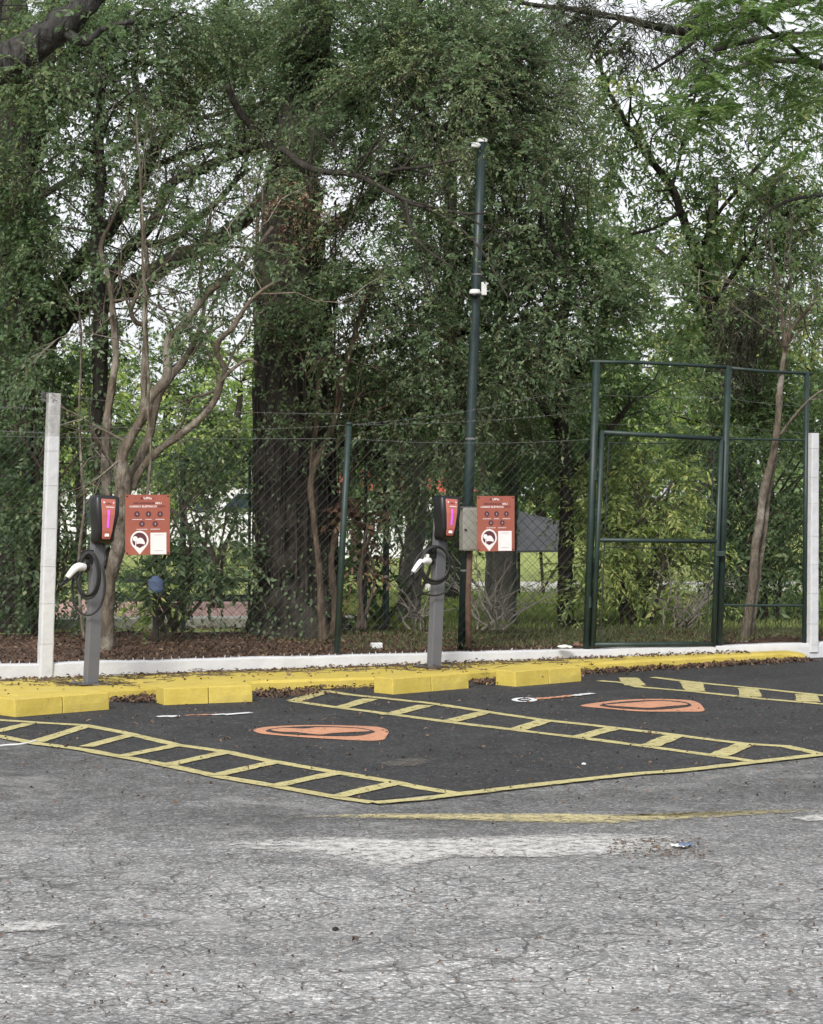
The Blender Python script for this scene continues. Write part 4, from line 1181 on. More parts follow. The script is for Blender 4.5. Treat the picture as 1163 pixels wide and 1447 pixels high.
# ------------------------------------------------------------------ trees and plants
# multi-stemmed tan tree behind the left charger
d2 = 19.6
make_tree('multistem_tree', P(150, 915, d2), 'tan barked tree with several twisting stems behind the left charger', 'tree',
    [([(146, 925, 20), (150, 900, 15), (152, 865, 13), (153, 831, 13), (160, 797, 14), (168, 760, 15), (173, 713, 17), (175, 680, 16), (173, 650, 12), (183, 622, 10), (203, 586, 9), (212, 560, 9), (235, 531, 9), (239, 485, 8), (255, 465, 8), (275, 439, 7.5), (288, 420, 7), (312, 398, 6), (340, 374, 5), (362, 352, 4), (385, 320, 3)], d2, d2 - 0.5, dict(sides=12, rough=0.25)),
     ([(172, 715, 13), (183, 684, 11), (196, 655, 9), (209, 622, 9), (218, 590, 8.5), (226, 557, 8), (242, 531, 7.5), (258, 511, 7), (278, 472, 5), (288, 433, 4), (282, 395, 3.4), (290, 340, 2.8), (300, 290, 2)], d2, d2 + .4),
     ([(203, 590, 7), (204, 560, 6.5), (203, 531, 6.5), (206, 490, 6), (206, 462, 5.5), (193, 455, 5), (186, 439, 4.6), (196, 410, 4.2), (206, 375, 3.5), (200, 320, 3), (198, 260, 2.6), (192, 190, 2)], d2, d2 - .3),
     ([(206, 465, 4), (207, 420, 3.5), (209, 380, 3), (203, 330, 2.4), (212, 290, 2)], d2, d2 - .5),
     ([(155, 760, 11), (151, 720, 10), (150, 688, 10), (149, 629, 9), (154, 576, 8), (163, 514, 7), (160, 465, 6), (157, 420, 5.5), (150, 380, 5), (143, 350, 4.5), (160, 310, 3.5), (172, 270, 2.5)], d2 + .1, d2 + .5),
     ([(190, 690, 8), (206, 655, 7), (228, 632, 6.5), (255, 612, 6.5), (275, 596, 6.5), (300, 570, 6.5), (314, 540, 6.5), (319, 521, 6), (308, 500, 6), (310, 482, 5.5), (327, 465, 5.5), (346, 436, 4.5), (369, 413, 3.5), (395, 396, 2.5)], d2 - .1, d2 - .9),
     ([(314, 540, 3), (330, 522, 3), (350, 508, 2.5), (362, 512, 2)], d2 - .6, d2 - .8), ([(165, 660, 3), (140, 630, 3), (128, 600, 2.5), (122, 560, 2)], d2, d2 - .5),
     ([(225, 632, 2.5), (255, 600, 2), (262, 560, 1.6)], d2, d2 - .3)],
    [(330, 370, 60, 50, d2 - .4, .5), (290, 330, 60, 60, d2, .35), (200, 250, 50, 60, d2 - .2, .4), (380, 330, 40, 50, d2 - .6, .8)], 'dark', M['bark_tan'], rs=.74,
    spr=[(0, 8, dict(leafy=1)), (1, 5, dict(leafy=1)), (2, 5, dict(leafy=1)), (3, 3, dict(leafy=1)), (4, 5, dict(leafy=1)), (5, 6, dict(leafy=2))])

# tree at the left edge: heavy dark limbs and ivy
d0 = 22.6
make_tree('dark_limbed_tree', P(35, 900, d0), 'dark tree at left edge with long heavy limbs spreading right', 'tree',
    [([(30, 920, 44), (30, 800, 38), (34, 650, 34), (40, 560, 32), (40, 470, 30), (32, 350, 24), (40, 240, 18), (52, 150, 13), (70, 60, 10), (80, -40, 8)], d0, d0, dict(sides=14)),
     ([(-10, 920, 40), (-10, 600, 36), (-2, 400, 32), (8, 250, 28), (14, 120, 22), (20, -40, 16)], d0 + .8, d0 + .8),
     ([(45, 500, 22), (75, 460, 18), (100, 438, 15), (135, 420, 14), (180, 408, 13), (215, 388, 12), (250, 365, 11.5), (300, 343, 10.5), (350, 305, 9), (385, 270, 7.5), (430, 230, 6)], d0, d0 - 1.0),
     ([(50, 470, 14), (88, 400, 11), (128, 352, 10), (165, 310, 9.5), (195, 268, 9.5), (215, 215, 9), (262, 160, 8.5), (285, 118, 8), (300, 60, 7), (320, -10, 5)], d0 + .2, d0 + .9),
     ([(140, 420, 9), (165, 375, 8), (190, 345, 7.5), (222, 305, 7), (240, 262, 7), (290, 236, 6), (340, 215, 5.5), (385, 203, 4.5), (420, 180, 3)], d0 - .4, d0 - 1.2),
     ([(190, 345, 5), (240, 340, 4.5), (290, 300, 4), (330, 260, 3.5), (350, 240, 3)], d0 - .5, d0 + .6),
     ([(205, 240, 5), (250, 222, 4.5), (300, 205, 4), (360, 215, 3)], d0 + .4, d0 + .8), ([(222, 205, 5), (200, 160, 4), (190, 100, 3.5), (200, 30, 3)], d0 + .5, d0 + .2),
     ([(145, 900, 10), (146, 800, 10), (143, 650, 10), (140, 520, 10), (141, 420, 9), (136, 330, 8), (142, 250, 7), (140, 160, 6), (150, 60, 4)], d0 - 1.4, d0 - 1.2)],
    [(180, 90, 130, 85, 21.6, 1.7), (310, 60, 110, 85, 22.2, 1.6), (95, 190, 80, 60, 21.4, 1.3), (385, 110, 80, 90, 21.6, 1.9), (210, 195, 90, 35, 22.4, .6), (335, 160, 70, 35, 22, .8),
     (130, 270, 60, 40, 22, .6), (290, 280, 80, 40, 22.6, .3), (60, 350, 40, 60, 22, .8), (340, 250, 60, 40, 22, .5), (200, 370, 150, 110, 23.2, .16), (110, 350, 50, 50, 22.4, .25),
     (330, 400, 50, 60, 22.8, .25), (60, 40, 70, 50, 21.6, 1.5), (240, 20, 90, 40, 21.4, 1.4), (10, 180, 50, 100, 21.6, 2.2), (15, 330, 45, 90, 21.8, 2.2), (15, 60, 50, 60, 21.4, 1.6), (230, 440, 90, 22, 23, .35), (430, 40, 60, 60, 22, 1.6)],
    'dark', M['bark_dark'], rs=1.12, ivy=[(0, 6000, dict(out=0.22)), (2, 350, dict(out=0.02)), (8, 1600, dict(out=0.05)), (3, 500, dict(out=0.03))], spr=[(2, 9, dict(start=.15, leafy=1)), (3, 10, dict(start=.5, leafy=2)), (4, 8, dict(start=.3, leafy=1)), (5, 5, dict(start=.1, leafy=1)), (6, 5, dict(start=.1, leafy=2)), (7, 6, dict(start=.1)), (8, 8, dict(start=.6, leafy=2))], kw=dict(tw=0.30, L=0.042, W=0.021, droop=0.7))

# ivy covered big tree in the middle
d1 = 21.4
make_tree('ivy_covered_tree', P(415, 890, d1), 'massive ivy covered trunk in the middle with a wide dark crown', 'tree',
    [([(420, 905, 80), (420, 885, 68), (419, 850, 60), (418, 780, 56), (418, 650, 54), (416, 500, 52), (414, 380, 48), (415, 250, 38), (432, 130, 28), (450, 20, 20), (470, -80, 14)], d1, d1, dict(sides=26, rough=0.30, freq=5.0)),
     ([(380, 250, 9), (395, 212, 6), (425, 232, 5), (460, 243, 4.6), (500, 247, 4.2), (540, 265, 3.8), (580, 286, 3.2), (620, 296, 2.6), (660, 302, 2), (690, 300, 1.5)], d1 - .8, d1 - 2.6),
     ([(520, 253, 3.4), (560, 240, 2.8), (600, 236, 2.4), (650, 225, 1.8)], d1 - 1.6, d1 - 2.5), ([(575, 284, 2.6), (582, 320, 2.2), (600, 350, 1.8), (640, 380, 1.3)], d1 - 2, d1 - 2.4),
     ([(600, 292, 2.4), (640, 315, 2.0), (672, 345, 1.7), (700, 385, 1.4), (718, 420, 1)], d1 - 2.2, d1 - 2.8),
     ([(455, 330, 11), (500, 300, 9), (560, 240, 8), (620, 190, 7), (690, 140, 6), (760, 90, 4)], d1, d1 - 1.0), ([(440, 200, 11), (480, 130, 9), (540, 60, 7), (600, -10, 5)], d1, d1 - .6),
     ([(450, 420, 9), (510, 395, 8), (580, 380, 7), (650, 370, 6), (730, 350, 5), (810, 350, 4)], d1, d1 - .8), ([(455, 520, 8), (520, 495, 7), (590, 480, 6), (660, 470, 5), (740, 450, 4), (800, 440, 3)], d1 + .2, d1 - .6),
     ([(455, 640, 7), (520, 600, 7), (570, 590, 6), (640, 560, 5.5), (690, 545, 4), (760, 540, 3)], d1, d1 - .8), ([(520, 640, 4), (570, 655, 3.5), (620, 640, 3), (650, 600, 2.5)], d1, d1 - 1),
     ([(420, 300, 8), (400, 240, 8), (370, 200, 6), (340, 160, 5), (320, 120, 4)], d1 + .1, d1 - .6)],
    [(640, 160, 165, 140, 20.4, 1.75), (560, 55, 160, 100, 20.8, 1.9), (735, 115, 95, 100, 20.8, 1.2), (485, 120, 85, 110, 21, 1.7), (600, 295, 140, 75, 20.6, .95), (745, 270, 95, 90, 20.9, 1.3),
     (620, 420, 70, 60, 21.2, .55), (530, 390, 50, 50, 21.2, .5), (690, 525, 110, 70, 20.6, 1.3), (590, 540, 90, 80, 21.5, 1.0), (520, 610, 60, 70, 21.8, 1.0), (650, 625, 90, 50, 21.0, 1.1),
     (435, 225, 60, 40, 20.6, 1.2), (485, 420, 34, 110, 20.9, .7), (510, 520, 40, 60, 21, .9), (680, 360, 70, 60, 20.8, .9), (800, 210, 50, 60, 21, .7),
     (430, 320, 36, 50, 20.4, 0.9, dict(mi=2, droop=1.0)), (400, 290, 30, 30, 20.4, 0.5, dict(mi=2, droop=1.0)), (640, 70, 100, 60, 20.2, 1.0), (700, 230, 90, 60, 20.2, .8)],
    'dark', M['bark_ivy'], ivy=[(0, 2600, dict(out=0.03, L=0.05, W=0.034)), (5, 500, {}), (7, 400, {})], spr=[(1, 10, dict(leafy=1, start=.2)), (2, 5, dict(leafy=1)), (4, 6, dict(leafy=1)), (5, 10, {}), (7, 12, dict(start=.1)), (8, 12, dict(start=.1)), (9, 10, dict(start=.1))], extra=['dead'], kw=dict(tw=0.30, L=0.040, W=0.020, droop=0.6, shift=0.02))
# hanging roots and thin stems on the big trunk
mb = MB()
for i in range(45):
    a = rng.uniform(0, 2 * math.pi); x = 418 + 57 * math.cos(a); dd = d1 + 0.40 * math.sin(a) - 0.05
    y0_, y1_ = rng.uniform(250, 700), rng.uniform(760, 895)
    pts = []
    for k in range(9):
        t = k / 8; pts.append((P(x + 7 * mnoise.noise(Vector((i * 3.1, t * 3, 0))), y0_ + (y1_ - y0_) * t, dd), 0.0))
    mb.tube([p for p, _ in pts], rng.uniform(0.005, 0.012), 5, cap=False)
tag(mb.build('hanging_vines', M['bark_ivy'], smooth=True), 'thin brown vines climbing all over the massive middle trunk', 'vines')

def stem_tree(name, label, limbs, clumps, leaf, bm_, group=None, kw=None, base=None, **k):
    l0 = limbs[0]; b = P(l0[0][0][0], l0[0][0][1], l0[1])
    return make_tree(name, b, label, 'tree', limbs, clumps, leaf, bm_, group, kw=kw, **k)
stem_tree('slender_tree', 'slender tan stems leaning just right of the massive ivy trunk',
    [([(457, 905, 13), (455, 870, 10), (452, 830, 8), (449, 780, 7.5), (443, 730, 7.5), (440, 690, 8), (447, 655, 8.5), (463, 620, 8), (472, 590, 8), (480, 560, 8.5), (490, 520, 7), (500, 470, 6), (520, 420, 5), (540, 380, 4)], 20.4, 20.6),
     ([(444, 700, 6), (440, 650, 5.5), (446, 600, 5.5), (450, 560, 5.5), (452, 520, 5), (452, 505, 5)], 20.5, 20.5), ([(436, 528, 4), (452, 513, 4), (468, 505, 4)], 20.5, 20.2),
     ([(470, 905, 10), (473, 850, 9), (470, 790, 8), (478, 720, 8), (490, 680, 7), (510, 650, 6), (560, 600, 5)], 20.9, 21.4), ([(480, 620, 4), (510, 590, 3.5), (560, 570, 3), (620, 560, 5), (640, 545, 6), (655, 520, 5)], 20.6, 20.9)],
    [(500, 450, 50, 60, 20.8, .6), (540, 600, 60, 50, 21, .6), (530, 390, 50, 40, 20.8, .5)], 'dark', M['bark_mid'], rs=.6, spr=[(0, 10, {}), (1, 3, {}), (3, 5, {}), (4, 6, {})])

stem_tree('pale_trunk_tree', 'pale grey trunk leaning left of the right charger beyond the fence',
    [([(574, 905, 26), (575, 885, 19), (578, 850, 17), (582, 800, 15), (588, 750, 14), (592, 700, 13), (590, 640, 11), (584, 560, 9), (600, 480, 7), (620, 400, 5)], 23.2, 23.6), ([(590, 690, 6), (560, 650, 5), (530, 620, 4), (500, 590, 3)], 23.2, 23.8)],
    [(590, 640, 70, 60, 23.4, 1.1), (610, 540, 90, 70, 24, .9), (540, 660, 60, 40, 23.6, 1.0)], 'dark', M['bark_pale'])
stem_tree('pale_trunk_tree', 'pale grey trunk standing right below the red sign by the pole',
    [([(708, 905, 28), (710, 885, 21), (712, 840, 19), (714, 790, 18), (716, 740, 16), (718, 680, 14), (725, 600, 11), (735, 520, 8), (740, 440, 5)], 23.4, 23.6), ([(690, 900, 8), (690, 850, 7), (692, 800, 7), (690, 740, 6), (680, 660, 5)], 24.6, 24.6)],
    [(720, 640, 80, 60, 23.2, 1.2), (780, 600, 70, 60, 23.4, 1.1), (740, 560, 90, 60, 23.8, 1.0), (690, 680, 50, 25, 23, .9)], 'mid', M['bark_pale'])

# mid-green broadleaf behind the pole
stem_tree('broadleaf_tree', 'fresh green broadleaf tree between the tall pole and the gate',
    [([(800, 900, 12), (798, 800, 11), (800, 700, 10), (795, 600, 9), (790, 500, 8), (800, 430, 6), (815, 370, 4)], 22.2, 21.6), ([(796, 620, 6), (760, 560, 5), (730, 500, 4), (710, 440, 3)], 22, 21.4), ([(795, 560, 5), (830, 500, 4.5), (860, 450, 4), (885, 400, 3)], 22, 21.4), ([(797, 680, 5), (850, 620, 4), (890, 570, 3)], 22, 21.6)],
    [(820, 390, 95, 70, 21.2, 2.0), (740, 420, 80, 60, 21.0, 1.9), (870, 450, 70, 60, 21.4, 1.8), (760, 350, 70, 50, 21.4, 1.6), (790, 500, 100, 50, 21.8, 1.6), (900, 530, 80, 60, 22, 1.5), (730, 560, 70, 60, 21.6, 1.3), (850, 590, 90, 50, 22.4, 1.5), (790, 640, 60, 50, 22.2, 1.2), (900, 390, 40, 50, 21.6, 1.2), (700, 330, 40, 50, 21.2, .9)],
    'mid', M['bark_dark'], kw=dict(L=0.058, W=0.032, tw=0.30, shift=0.02))

# leaning tree at right
stem_tree('leaning_tree', 'tree with a trunk leaning left at upper right behind the gate',
    [([(1020, 905, 16), (1018, 780, 15), (1014, 640, 14), (1008, 520, 13), (1000, 440, 12), (985, 370, 11.5), (966, 310, 11), (950, 268, 10), (925, 232, 9), (895, 192, 8), (870, 150, 6), (850, 100, 5), (840, 40, 4)], 24.4, 23.8, dict(sides=12)),
     ([(962, 300, 5), (925, 322, 4), (890, 332, 3)], 24, 23.6), ([(985, 370, 7), (1010, 310, 6), (1050, 260, 5), (1100, 200, 4), (1140, 150, 3)], 24.2, 24.6), ([(1000, 440, 7), (1040, 380, 6), (1080, 330, 5), (1130, 290, 4), (1180, 270, 3)], 24.2, 23.4),
     ([(948, 268, 5), (960, 220, 4.5), (975, 160, 4), (990, 100, 3), (1000, 40, 2.5)], 24, 24.4), ([(905, 205, 4), (880, 215, 3.5), (850, 205, 3)], 24, 23.8)],
    [(850, 250, 60, 60, 23.6, 0.55), (910, 200, 60, 50, 24.2, 0.44, dict(shift=.1)), (1060, 120, 70, 50, 24.6, 0.44), (1130, 360, 60, 50, 23.8, 1.20), (1090, 260, 50, 50, 24.4, 0.44), (880, 120, 80, 60, 24, 0.52, dict(shift=.16)), (830, 150, 60, 60, 23.8, 0.39, dict(shift=.2)), (1000, 250, 60, 45, 24.2, 0.50), (1080, 200, 80, 70, 24.4, 0.50), (1060, 330, 90, 70, 24, 1.20), (1120, 280, 60, 60, 23.6, 0.55), (980, 170, 60, 60, 24.4, 0.39), (1130, 420, 60, 70, 23.8, 1.20),
     (930, 360, 40, 50, 23.6, 0.80), (1000, 320, 60, 50, 23.9, 0.90), (1040, 430, 80, 60, 24.2, 1.30), (1150, 150, 50, 80, 24.6, 0.33), (900, 260, 40, 40, 23.8, 0.28), (970, 470, 80, 60, 24, 1.20), (1020, 180, 40, 50, 24, 0.28)],
    'grey', M['bark_dark'], rs=.56, spr=[(0, 12, dict(L=.085, W=.034, start=.4, leafy=2)), (2, 8, dict(L=.085, W=.034, start=.1, leafy=2)), (3, 8, dict(L=.085, W=.034, start=.1, leafy=2)), (4, 6, dict(L=.085, W=.034, start=.1, leafy=2))], kw=dict(L=0.085, W=0.034, tw=0.34, nl=11, droop=1.0, shift=0.03, sub=58, spread=.26))
# dense dark mass of dry hanging growth on the leaning tree
cr = Crown()
for px, py, rx, ry in ((1085, 420, 28, 26), (1065, 455, 30, 30), (1048, 490, 26, 26), (1035, 520, 18, 20)):
    foliage(cr, px, py, rx, ry, 23.2, 2.6, L=0.07, W=0.008, droop=1.4, tw=0.22, sub=20)
o = cr.build('hanging_dry_growth', [LF['pine'], M['twig']]); tag(o, 'dense dark drooping clump of dry growth above the right gate post', 'plant')

# ferny bright tree and dark needle branch overhead
def fern(cr, px, py, d, n, ext, L=0.42):
    s = d / F; c0 = np.array(P(px, py, d))
    p0 = c0 + rng.normal(size=(n, 3)) * np.array([ext[0] * s, 0.5, ext[1] * s]) * 0.6
    a = rng.uniform(0, 2 * math.pi, n); out = np.stack([np.cos(a), np.sin(a) * .8, rng.normal(size=n) * 0.45], 1); out = unit(out)
    Lt = L * rng.uniform(0.6, 1.2, (n, 1)); dz = np.array([0, 0, 1.0])
    p1 = p0 + out * Lt * .5 + dz * Lt * .10; p2 = p0 + out * Lt - dz * Lt * .18
    cr.twigs(p0, p1, p2, 0.003, 1)
    tone = rng.normal(0, .14, n)
    for i in range(26):
        ti = (i + 1) / 27
        pp_ = (1 - ti) ** 2 * p0 + 2 * ti * (1 - ti) * p1 + ti * ti * p2
        tg = unit(2 * (1 - ti) * (p1 - p0) + 2 * ti * (p2 - p1)); sd = unit(np.cross(tg, np.tile(dz, (n, 1))))
        for sg in (-1, 1):
            cr.leaves(pp_, sd * sg + tg * .35 - dz * .15, dz + rng.normal(size=(n, 3)) * .5, 0.085 * (1 - .6 * abs(ti - .4)), 0.017, 0, np.clip(rng.beta(2.2, 2.2, n) + tone, 0, 1))
root = thing('feathery_tree', P(1330, 890, 22.6), 'tree with bright green feathery leaves reaching in at the upper right corner', 'tree')
b_off = P(1330, 890, 22.6)
mb = MB()
for l in (([(1330, 920, 30), (1330, 500, 26), (1320, 200, 20), (1300, 60, 14), (1280, -100, 8)], 22.6, 22.6), ([(1310, 120, 10), (1230, 70, 7), (1160, 50, 5), (1090, 52, 4), (1010, 70, 3)], 22.6, 18.6),
          ([(1320, 220, 10), (1220, 130, 7), (1150, 90, 5), (1070, 88, 4), (1010, 110, 3), (975, 135, 2)], 22.6, 19.0), ([(1150, 90, 4), (1110, 60, 3), (1060, 20, 2.5)], 19.2, 18.8), ([(1325, 330, 8), (1230, 280, 5), (1163, 275, 3), (1100, 290, 2.4), (1060, 330, 2)], 22.6, 19.6)): limb(mb, *l)
mb.build('trunk', M['bark_dark'], root, smooth=True, off=b_off)
cr = Crown()
for px, py, n, e in ((1060, 25, 40, (60, 40)), (1120, 70, 40, (55, 45)), (1030, 80, 28, (40, 30)), (1140, 10, 30, (40, 30)), (985, 165, 26, (28, 18)), (1000, 130, 18, (30, 16)), (1150, 130, 24, (30, 30)), (1010, 10, 30, (40, 25)), (1145, 200, 10, (20, 20))): fern(cr, px, py, 18.9, n, e)
cr.build('crown', [LF['bright'], M['twig']], root, off=b_off)

make_tree('needle_tree', P(1250, 905, 22.5), 'dark needled branch drooping in along the top right of the view', 'tree',
    [([(1250, 930, 26), (1250, 500, 24), (1245, 200, 20), (1240, 0, 16), (1235, -160, 12)], 22.5, 22.5), ([(1240, -40, 10), (1100, 10, 8), (1000, 45, 7), (930, 38, 6), (880, 26, 5), (800, 12, 4), (740, 4, 3), (690, -14, 2)], 22.5, 21.6), ([(1000, 45, 3), (960, 75, 2.5), (920, 100, 2)], 22, 21.8), ([(880, 26, 3), (850, 55, 2), (830, 90, 1.6)], 22, 21.6)],
    [(900, 35, 110, 30, 21.8, 1.8), (960, 60, 60, 32, 21.8, 1.5), (820, 20, 70, 22, 21.6, 1.2), (1050, 40, 60, 40, 22, 1.2), (870, 65, 50, 22, 21.7, .8), (1150, 100, 70, 40, 22.2, .7), (760, 8, 50, 14, 21.6, .8)],
    'pine', M['bark_dark'], kw=dict(L=0.12, W=0.011, tw=0.26, droop=0.9, sub=30))

# heavy grey limb at the upper left corner
make_tree('grey_limbed_tree', P(-260, 930, 18.6), 'tree off the left edge whose heavy flaky grey limb crosses the upper corner', 'tree',
    [([(-260, 940, 66), (-255, 700, 56), (-240, 450, 50), (-190, 270, 42), (-110, 170, 33), (-30, 108, 27), (30, 76, 25), (80, 42, 22), (115, 10, 18), (160, -45, 16), (200, -110, 12)], 18.6, 18.2, dict(sides=40, rough=0.22, freq=9.0, k=22)),
     ([(85, 40, 9), (120, 60, 6), (150, 40, 4), (190, 30, 3)], 18.3, 18.0), ([(-30, 112, 10), (-10, 40, 8), (0, -40, 6)], 18.4, 18.8)],
    [(20, 20, 60, 40, 18.6, 1.1), (60, 110, 60, 30, 18.0, .8), (150, 60, 50, 40, 18.4, .9), (-60, 40, 60, 60, 18.6, 1.0)], 'dark', M['bark_grey'])

# thin sapling in front of the right shrubs
stem_tree('sapling', 'thin bare grey sapling leaning right behind the fixed gate panel',
    [([(1052, 912, 10), (1056, 880, 8), (1062, 830, 7.5), (1068, 770, 7), (1077, 700, 6.5), (1090, 640, 6), (1099, 590, 5.5), (1106, 530, 5), (1112, 490, 4.5), (1108, 465, 4), (1103, 430, 3), (1096, 390, 2.5), (1090, 340, 2)], 20.7, 20.5),
     ([(1062, 905, 6), (1068, 840, 5), (1076, 770, 5), (1084, 700, 4.5), (1094, 640, 4)], 20.8, 20.7), ([(1112, 490, 3.6), (1122, 462, 3), (1140, 440, 2.6), (1170, 412, 2)], 20.5, 20.3), ([(1100, 615, 2.6), (1125, 585, 2.2), (1150, 560, 1.8), (1180, 540, 1.5)], 20.6, 20.2), ([(1112, 490, 2.5), (1118, 430, 2), (1116, 360, 1.6), (1122, 300, 1.2)], 20.5, 20.8)],
    [(1120, 430, 50, 50, 20.6, .12), (1140, 560, 40, 40, 20.5, .1)], 'grey', M['bark_tan'], rs=.85, spr=[(0, 7, dict(leafy=1, start=.6)), (2, 4, dict(leafy=1)), (4, 4, dict(leafy=1))])
stem_tree('sapling', 'thin bare sapling with crooked branches in front of the left trees',
    [([(208, 700, 3), (213, 640, 3), (210, 560, 3), (206, 480, 2.8), (203, 400, 2.8), (202, 320, 2.4), (196, 240, 2), (194, 160, 1.6)], 18.9, 19.0), ([(120, 905, 4), (112, 800, 3), (118, 700, 3), (112, 600, 2.6), (116, 500, 2), (110, 420, 1.6)], 20.6, 20.8)],
    [(196, 180, 20, 40, 19, .2)], 'dark', M['bark_tan'], rs=.7, spr=[(0, 7, dict(leafy=2)), (1, 5, dict(leafy=2))])

# shrubs
def shrub(name, label, base, stems, clumps, leaf, kw=None, group=None, bm_='twig'):
    return make_tree(name, base, label, 'shrub', stems, clumps, leaf, M[bm_], group, kw=kw, crown_name='foliage', trunk_name='stems')
def stems(px, y0, y1, d, n, sp, r=3):
    return [([(px + rng.normal() * sp * .2, y0, r), (px + rng.normal() * sp * .5, (y0 + y1) / 2, r * .8), (px + rng.normal() * sp, y1, r * .4)], d, d + rng.normal() * .3) for _ in range(n)]
shrub('shrub', 'tall yellow green shrub seen through the gate leaf', P(900, 890, 22.4), stems(900, 895, 680, 22.4, 9, 60),
      [(900, 700, 90, 60, 22.2, 2.2), (840, 760, 50, 80, 22, 2.0), (930, 780, 80, 80, 22.4, 1.7), (900, 650, 70, 40, 22.6, 1.5), (880, 830, 60, 35, 22.2, 1.3), (820, 690, 36, 40, 22.2, 1.2), (960, 840, 60, 35, 22.6, .9), (815, 830, 30, 40, 22, 1.6)], 'lime', dict(L=0.068, W=0.023, tw=0.27, nl=12, droop=0.4, sub=30, shift=.1))
shrub('shrub', 'tall dusky grey green shrub behind the fixed gate panel at right', P(1080, 890, 23.6), stems(1080, 895, 640, 23.6, 9, 60),
      [(1080, 620, 100, 70, 23.4, 2.0), (1130, 700, 60, 90, 23.2, 2.0), (1040, 720, 60, 80, 23.6, 2.0), (1100, 800, 80, 60, 23.4, 1.6), (1030, 810, 50, 50, 23.4, 1.4), (1060, 540, 90, 50, 24, 1.5), (1160, 560, 60, 60, 23.8, 1.5), (1000, 640, 50, 60, 23.8, 1.6), (1180, 820, 50, 60, 23.4, 1.4)], 'grey', dict(L=0.085, W=0.030, tw=0.32, nl=11, droop=0.5, sub=38, shift=-0.10))
shrub('shrub', 'dark leafy shrub drooping below and right of the left red sign', P(250, 880, 20.9), stems(250, 892, 720, 20.9, 6, 45),
      [(265, 800, 75, 30, 20.8, 2.0), (300, 770, 55, 30, 20.9, 1.5), (235, 670, 60, 30, 21.2, 1.2), (310, 705, 55, 45, 21.4, .9, dict(sub=24)), (225, 780, 40, 25, 20.6, 1.0), (200, 840, 40, 40, 20.6, 1.2), (250, 630, 80, 40, 21.8, 1.3), (320, 635, 50, 36, 22, 1.1), (330, 810, 28, 26, 21, 1.0)], 'dark', dict(L=0.07, W=0.032, tw=0.3, droop=0.8, sub=36))
shrub('shrub', 'young shrub with pale green tips beside the tan trunk foot', P(225, 885, 20.4), stems(228, 892, 850, 20.4, 4, 14),
      [(232, 850, 22, 22, 20.3, 1.2), (205, 868, 22, 20, 20.4, 1.3)], 'lime', dict(L=0.10, W=0.034, tw=0.2, nl=8, droop=0.4, sub=20))
shrub('shrub', 'dense dark ivy shrub at left edge around the white post', P(60, 890, 21.6), stems(60, 900, 600, 21.6, 8, 45),
      [(30, 560, 60, 90, 21.4, 2.2), (95, 600, 45, 80, 21.8, 1.2), (25, 720, 60, 80, 21.2, 2.2), (95, 730, 40, 80, 21.6, 1.5), (30, 820, 40, 50, 21.2, 1.2), (110, 830, 36, 50, 21.4, 1.3), (20, 430, 60, 70, 21.6, 2.0), (80, 500, 50, 50, 21.8, 1.3)], 'dark', dict(L=0.055, W=0.034, tw=0.28, droop=0.8, sub=40, shift=-0.14))
shrub('shrub', 'shrub with withered reddish brown leaves right of the green fence post', P(510, 880, 21.2), stems(512, 890, 740, 21.2, 5, 20),
      [(512, 745, 34, 36, 21.1, 1.3), (500, 800, 26, 30, 21.2, .8), (545, 720, 30, 26, 21.4, .8)], 'dead', dict(L=0.075, W=0.034, tw=0.24, droop=1.0, sub=26, shift=-.2))
shrub('shrub', 'low green shrub in front of the pale trunk by the right charger', P(540, 880, 22.8), stems(540, 886, 800, 22.8, 5, 25),
      [(535, 800, 40, 40, 22.8, 1.5), (625, 760, 30, 50, 23.6, 1.0), (520, 845, 30, 30, 22.6, 1.2), (640, 830, 30, 30, 24, .6)], 'bright', dict(L=0.06, W=0.03, tw=0.24, sub=30, shift=-0.2))

shrub('shrub', 'thin screening shrub standing in front of the far white car', P(305, 870, 27), stems(305, 872, 720, 27, 5, 35),
      [(290, 725, 46, 40, 27, .4), (340, 735, 40, 34, 27.4, .5), (330, 685, 50, 22, 27, .8)], 'dark', dict(L=0.11, W=0.06, tw=0.4, nl=9, sub=26, droop=.8))
shrub('shrub', 'thin screening shrub standing in front of the far kiosk', P(580, 870, 28), stems(580, 872, 720, 28, 5, 40),
      [(560, 715, 50, 36, 28, .6), (620, 705, 45, 36, 28.4, .9), (510, 715, 36, 40, 28, .4), (600, 670, 60, 30, 28, 1.0)], 'mid', dict(L=0.11, W=0.06, tw=0.4, nl=9, sub=26, droop=.8))
shrub('hedge', 'low dark hedge growing beyond the pink court on the left', P(320, 845, 29), [],
      [(px, 808, 34, 26, 29, .9) for px in range(150, 500, 42)], 'mid', dict(L=0.08, W=0.04, tw=0.3, nl=10, sub=24, shift=-.15))
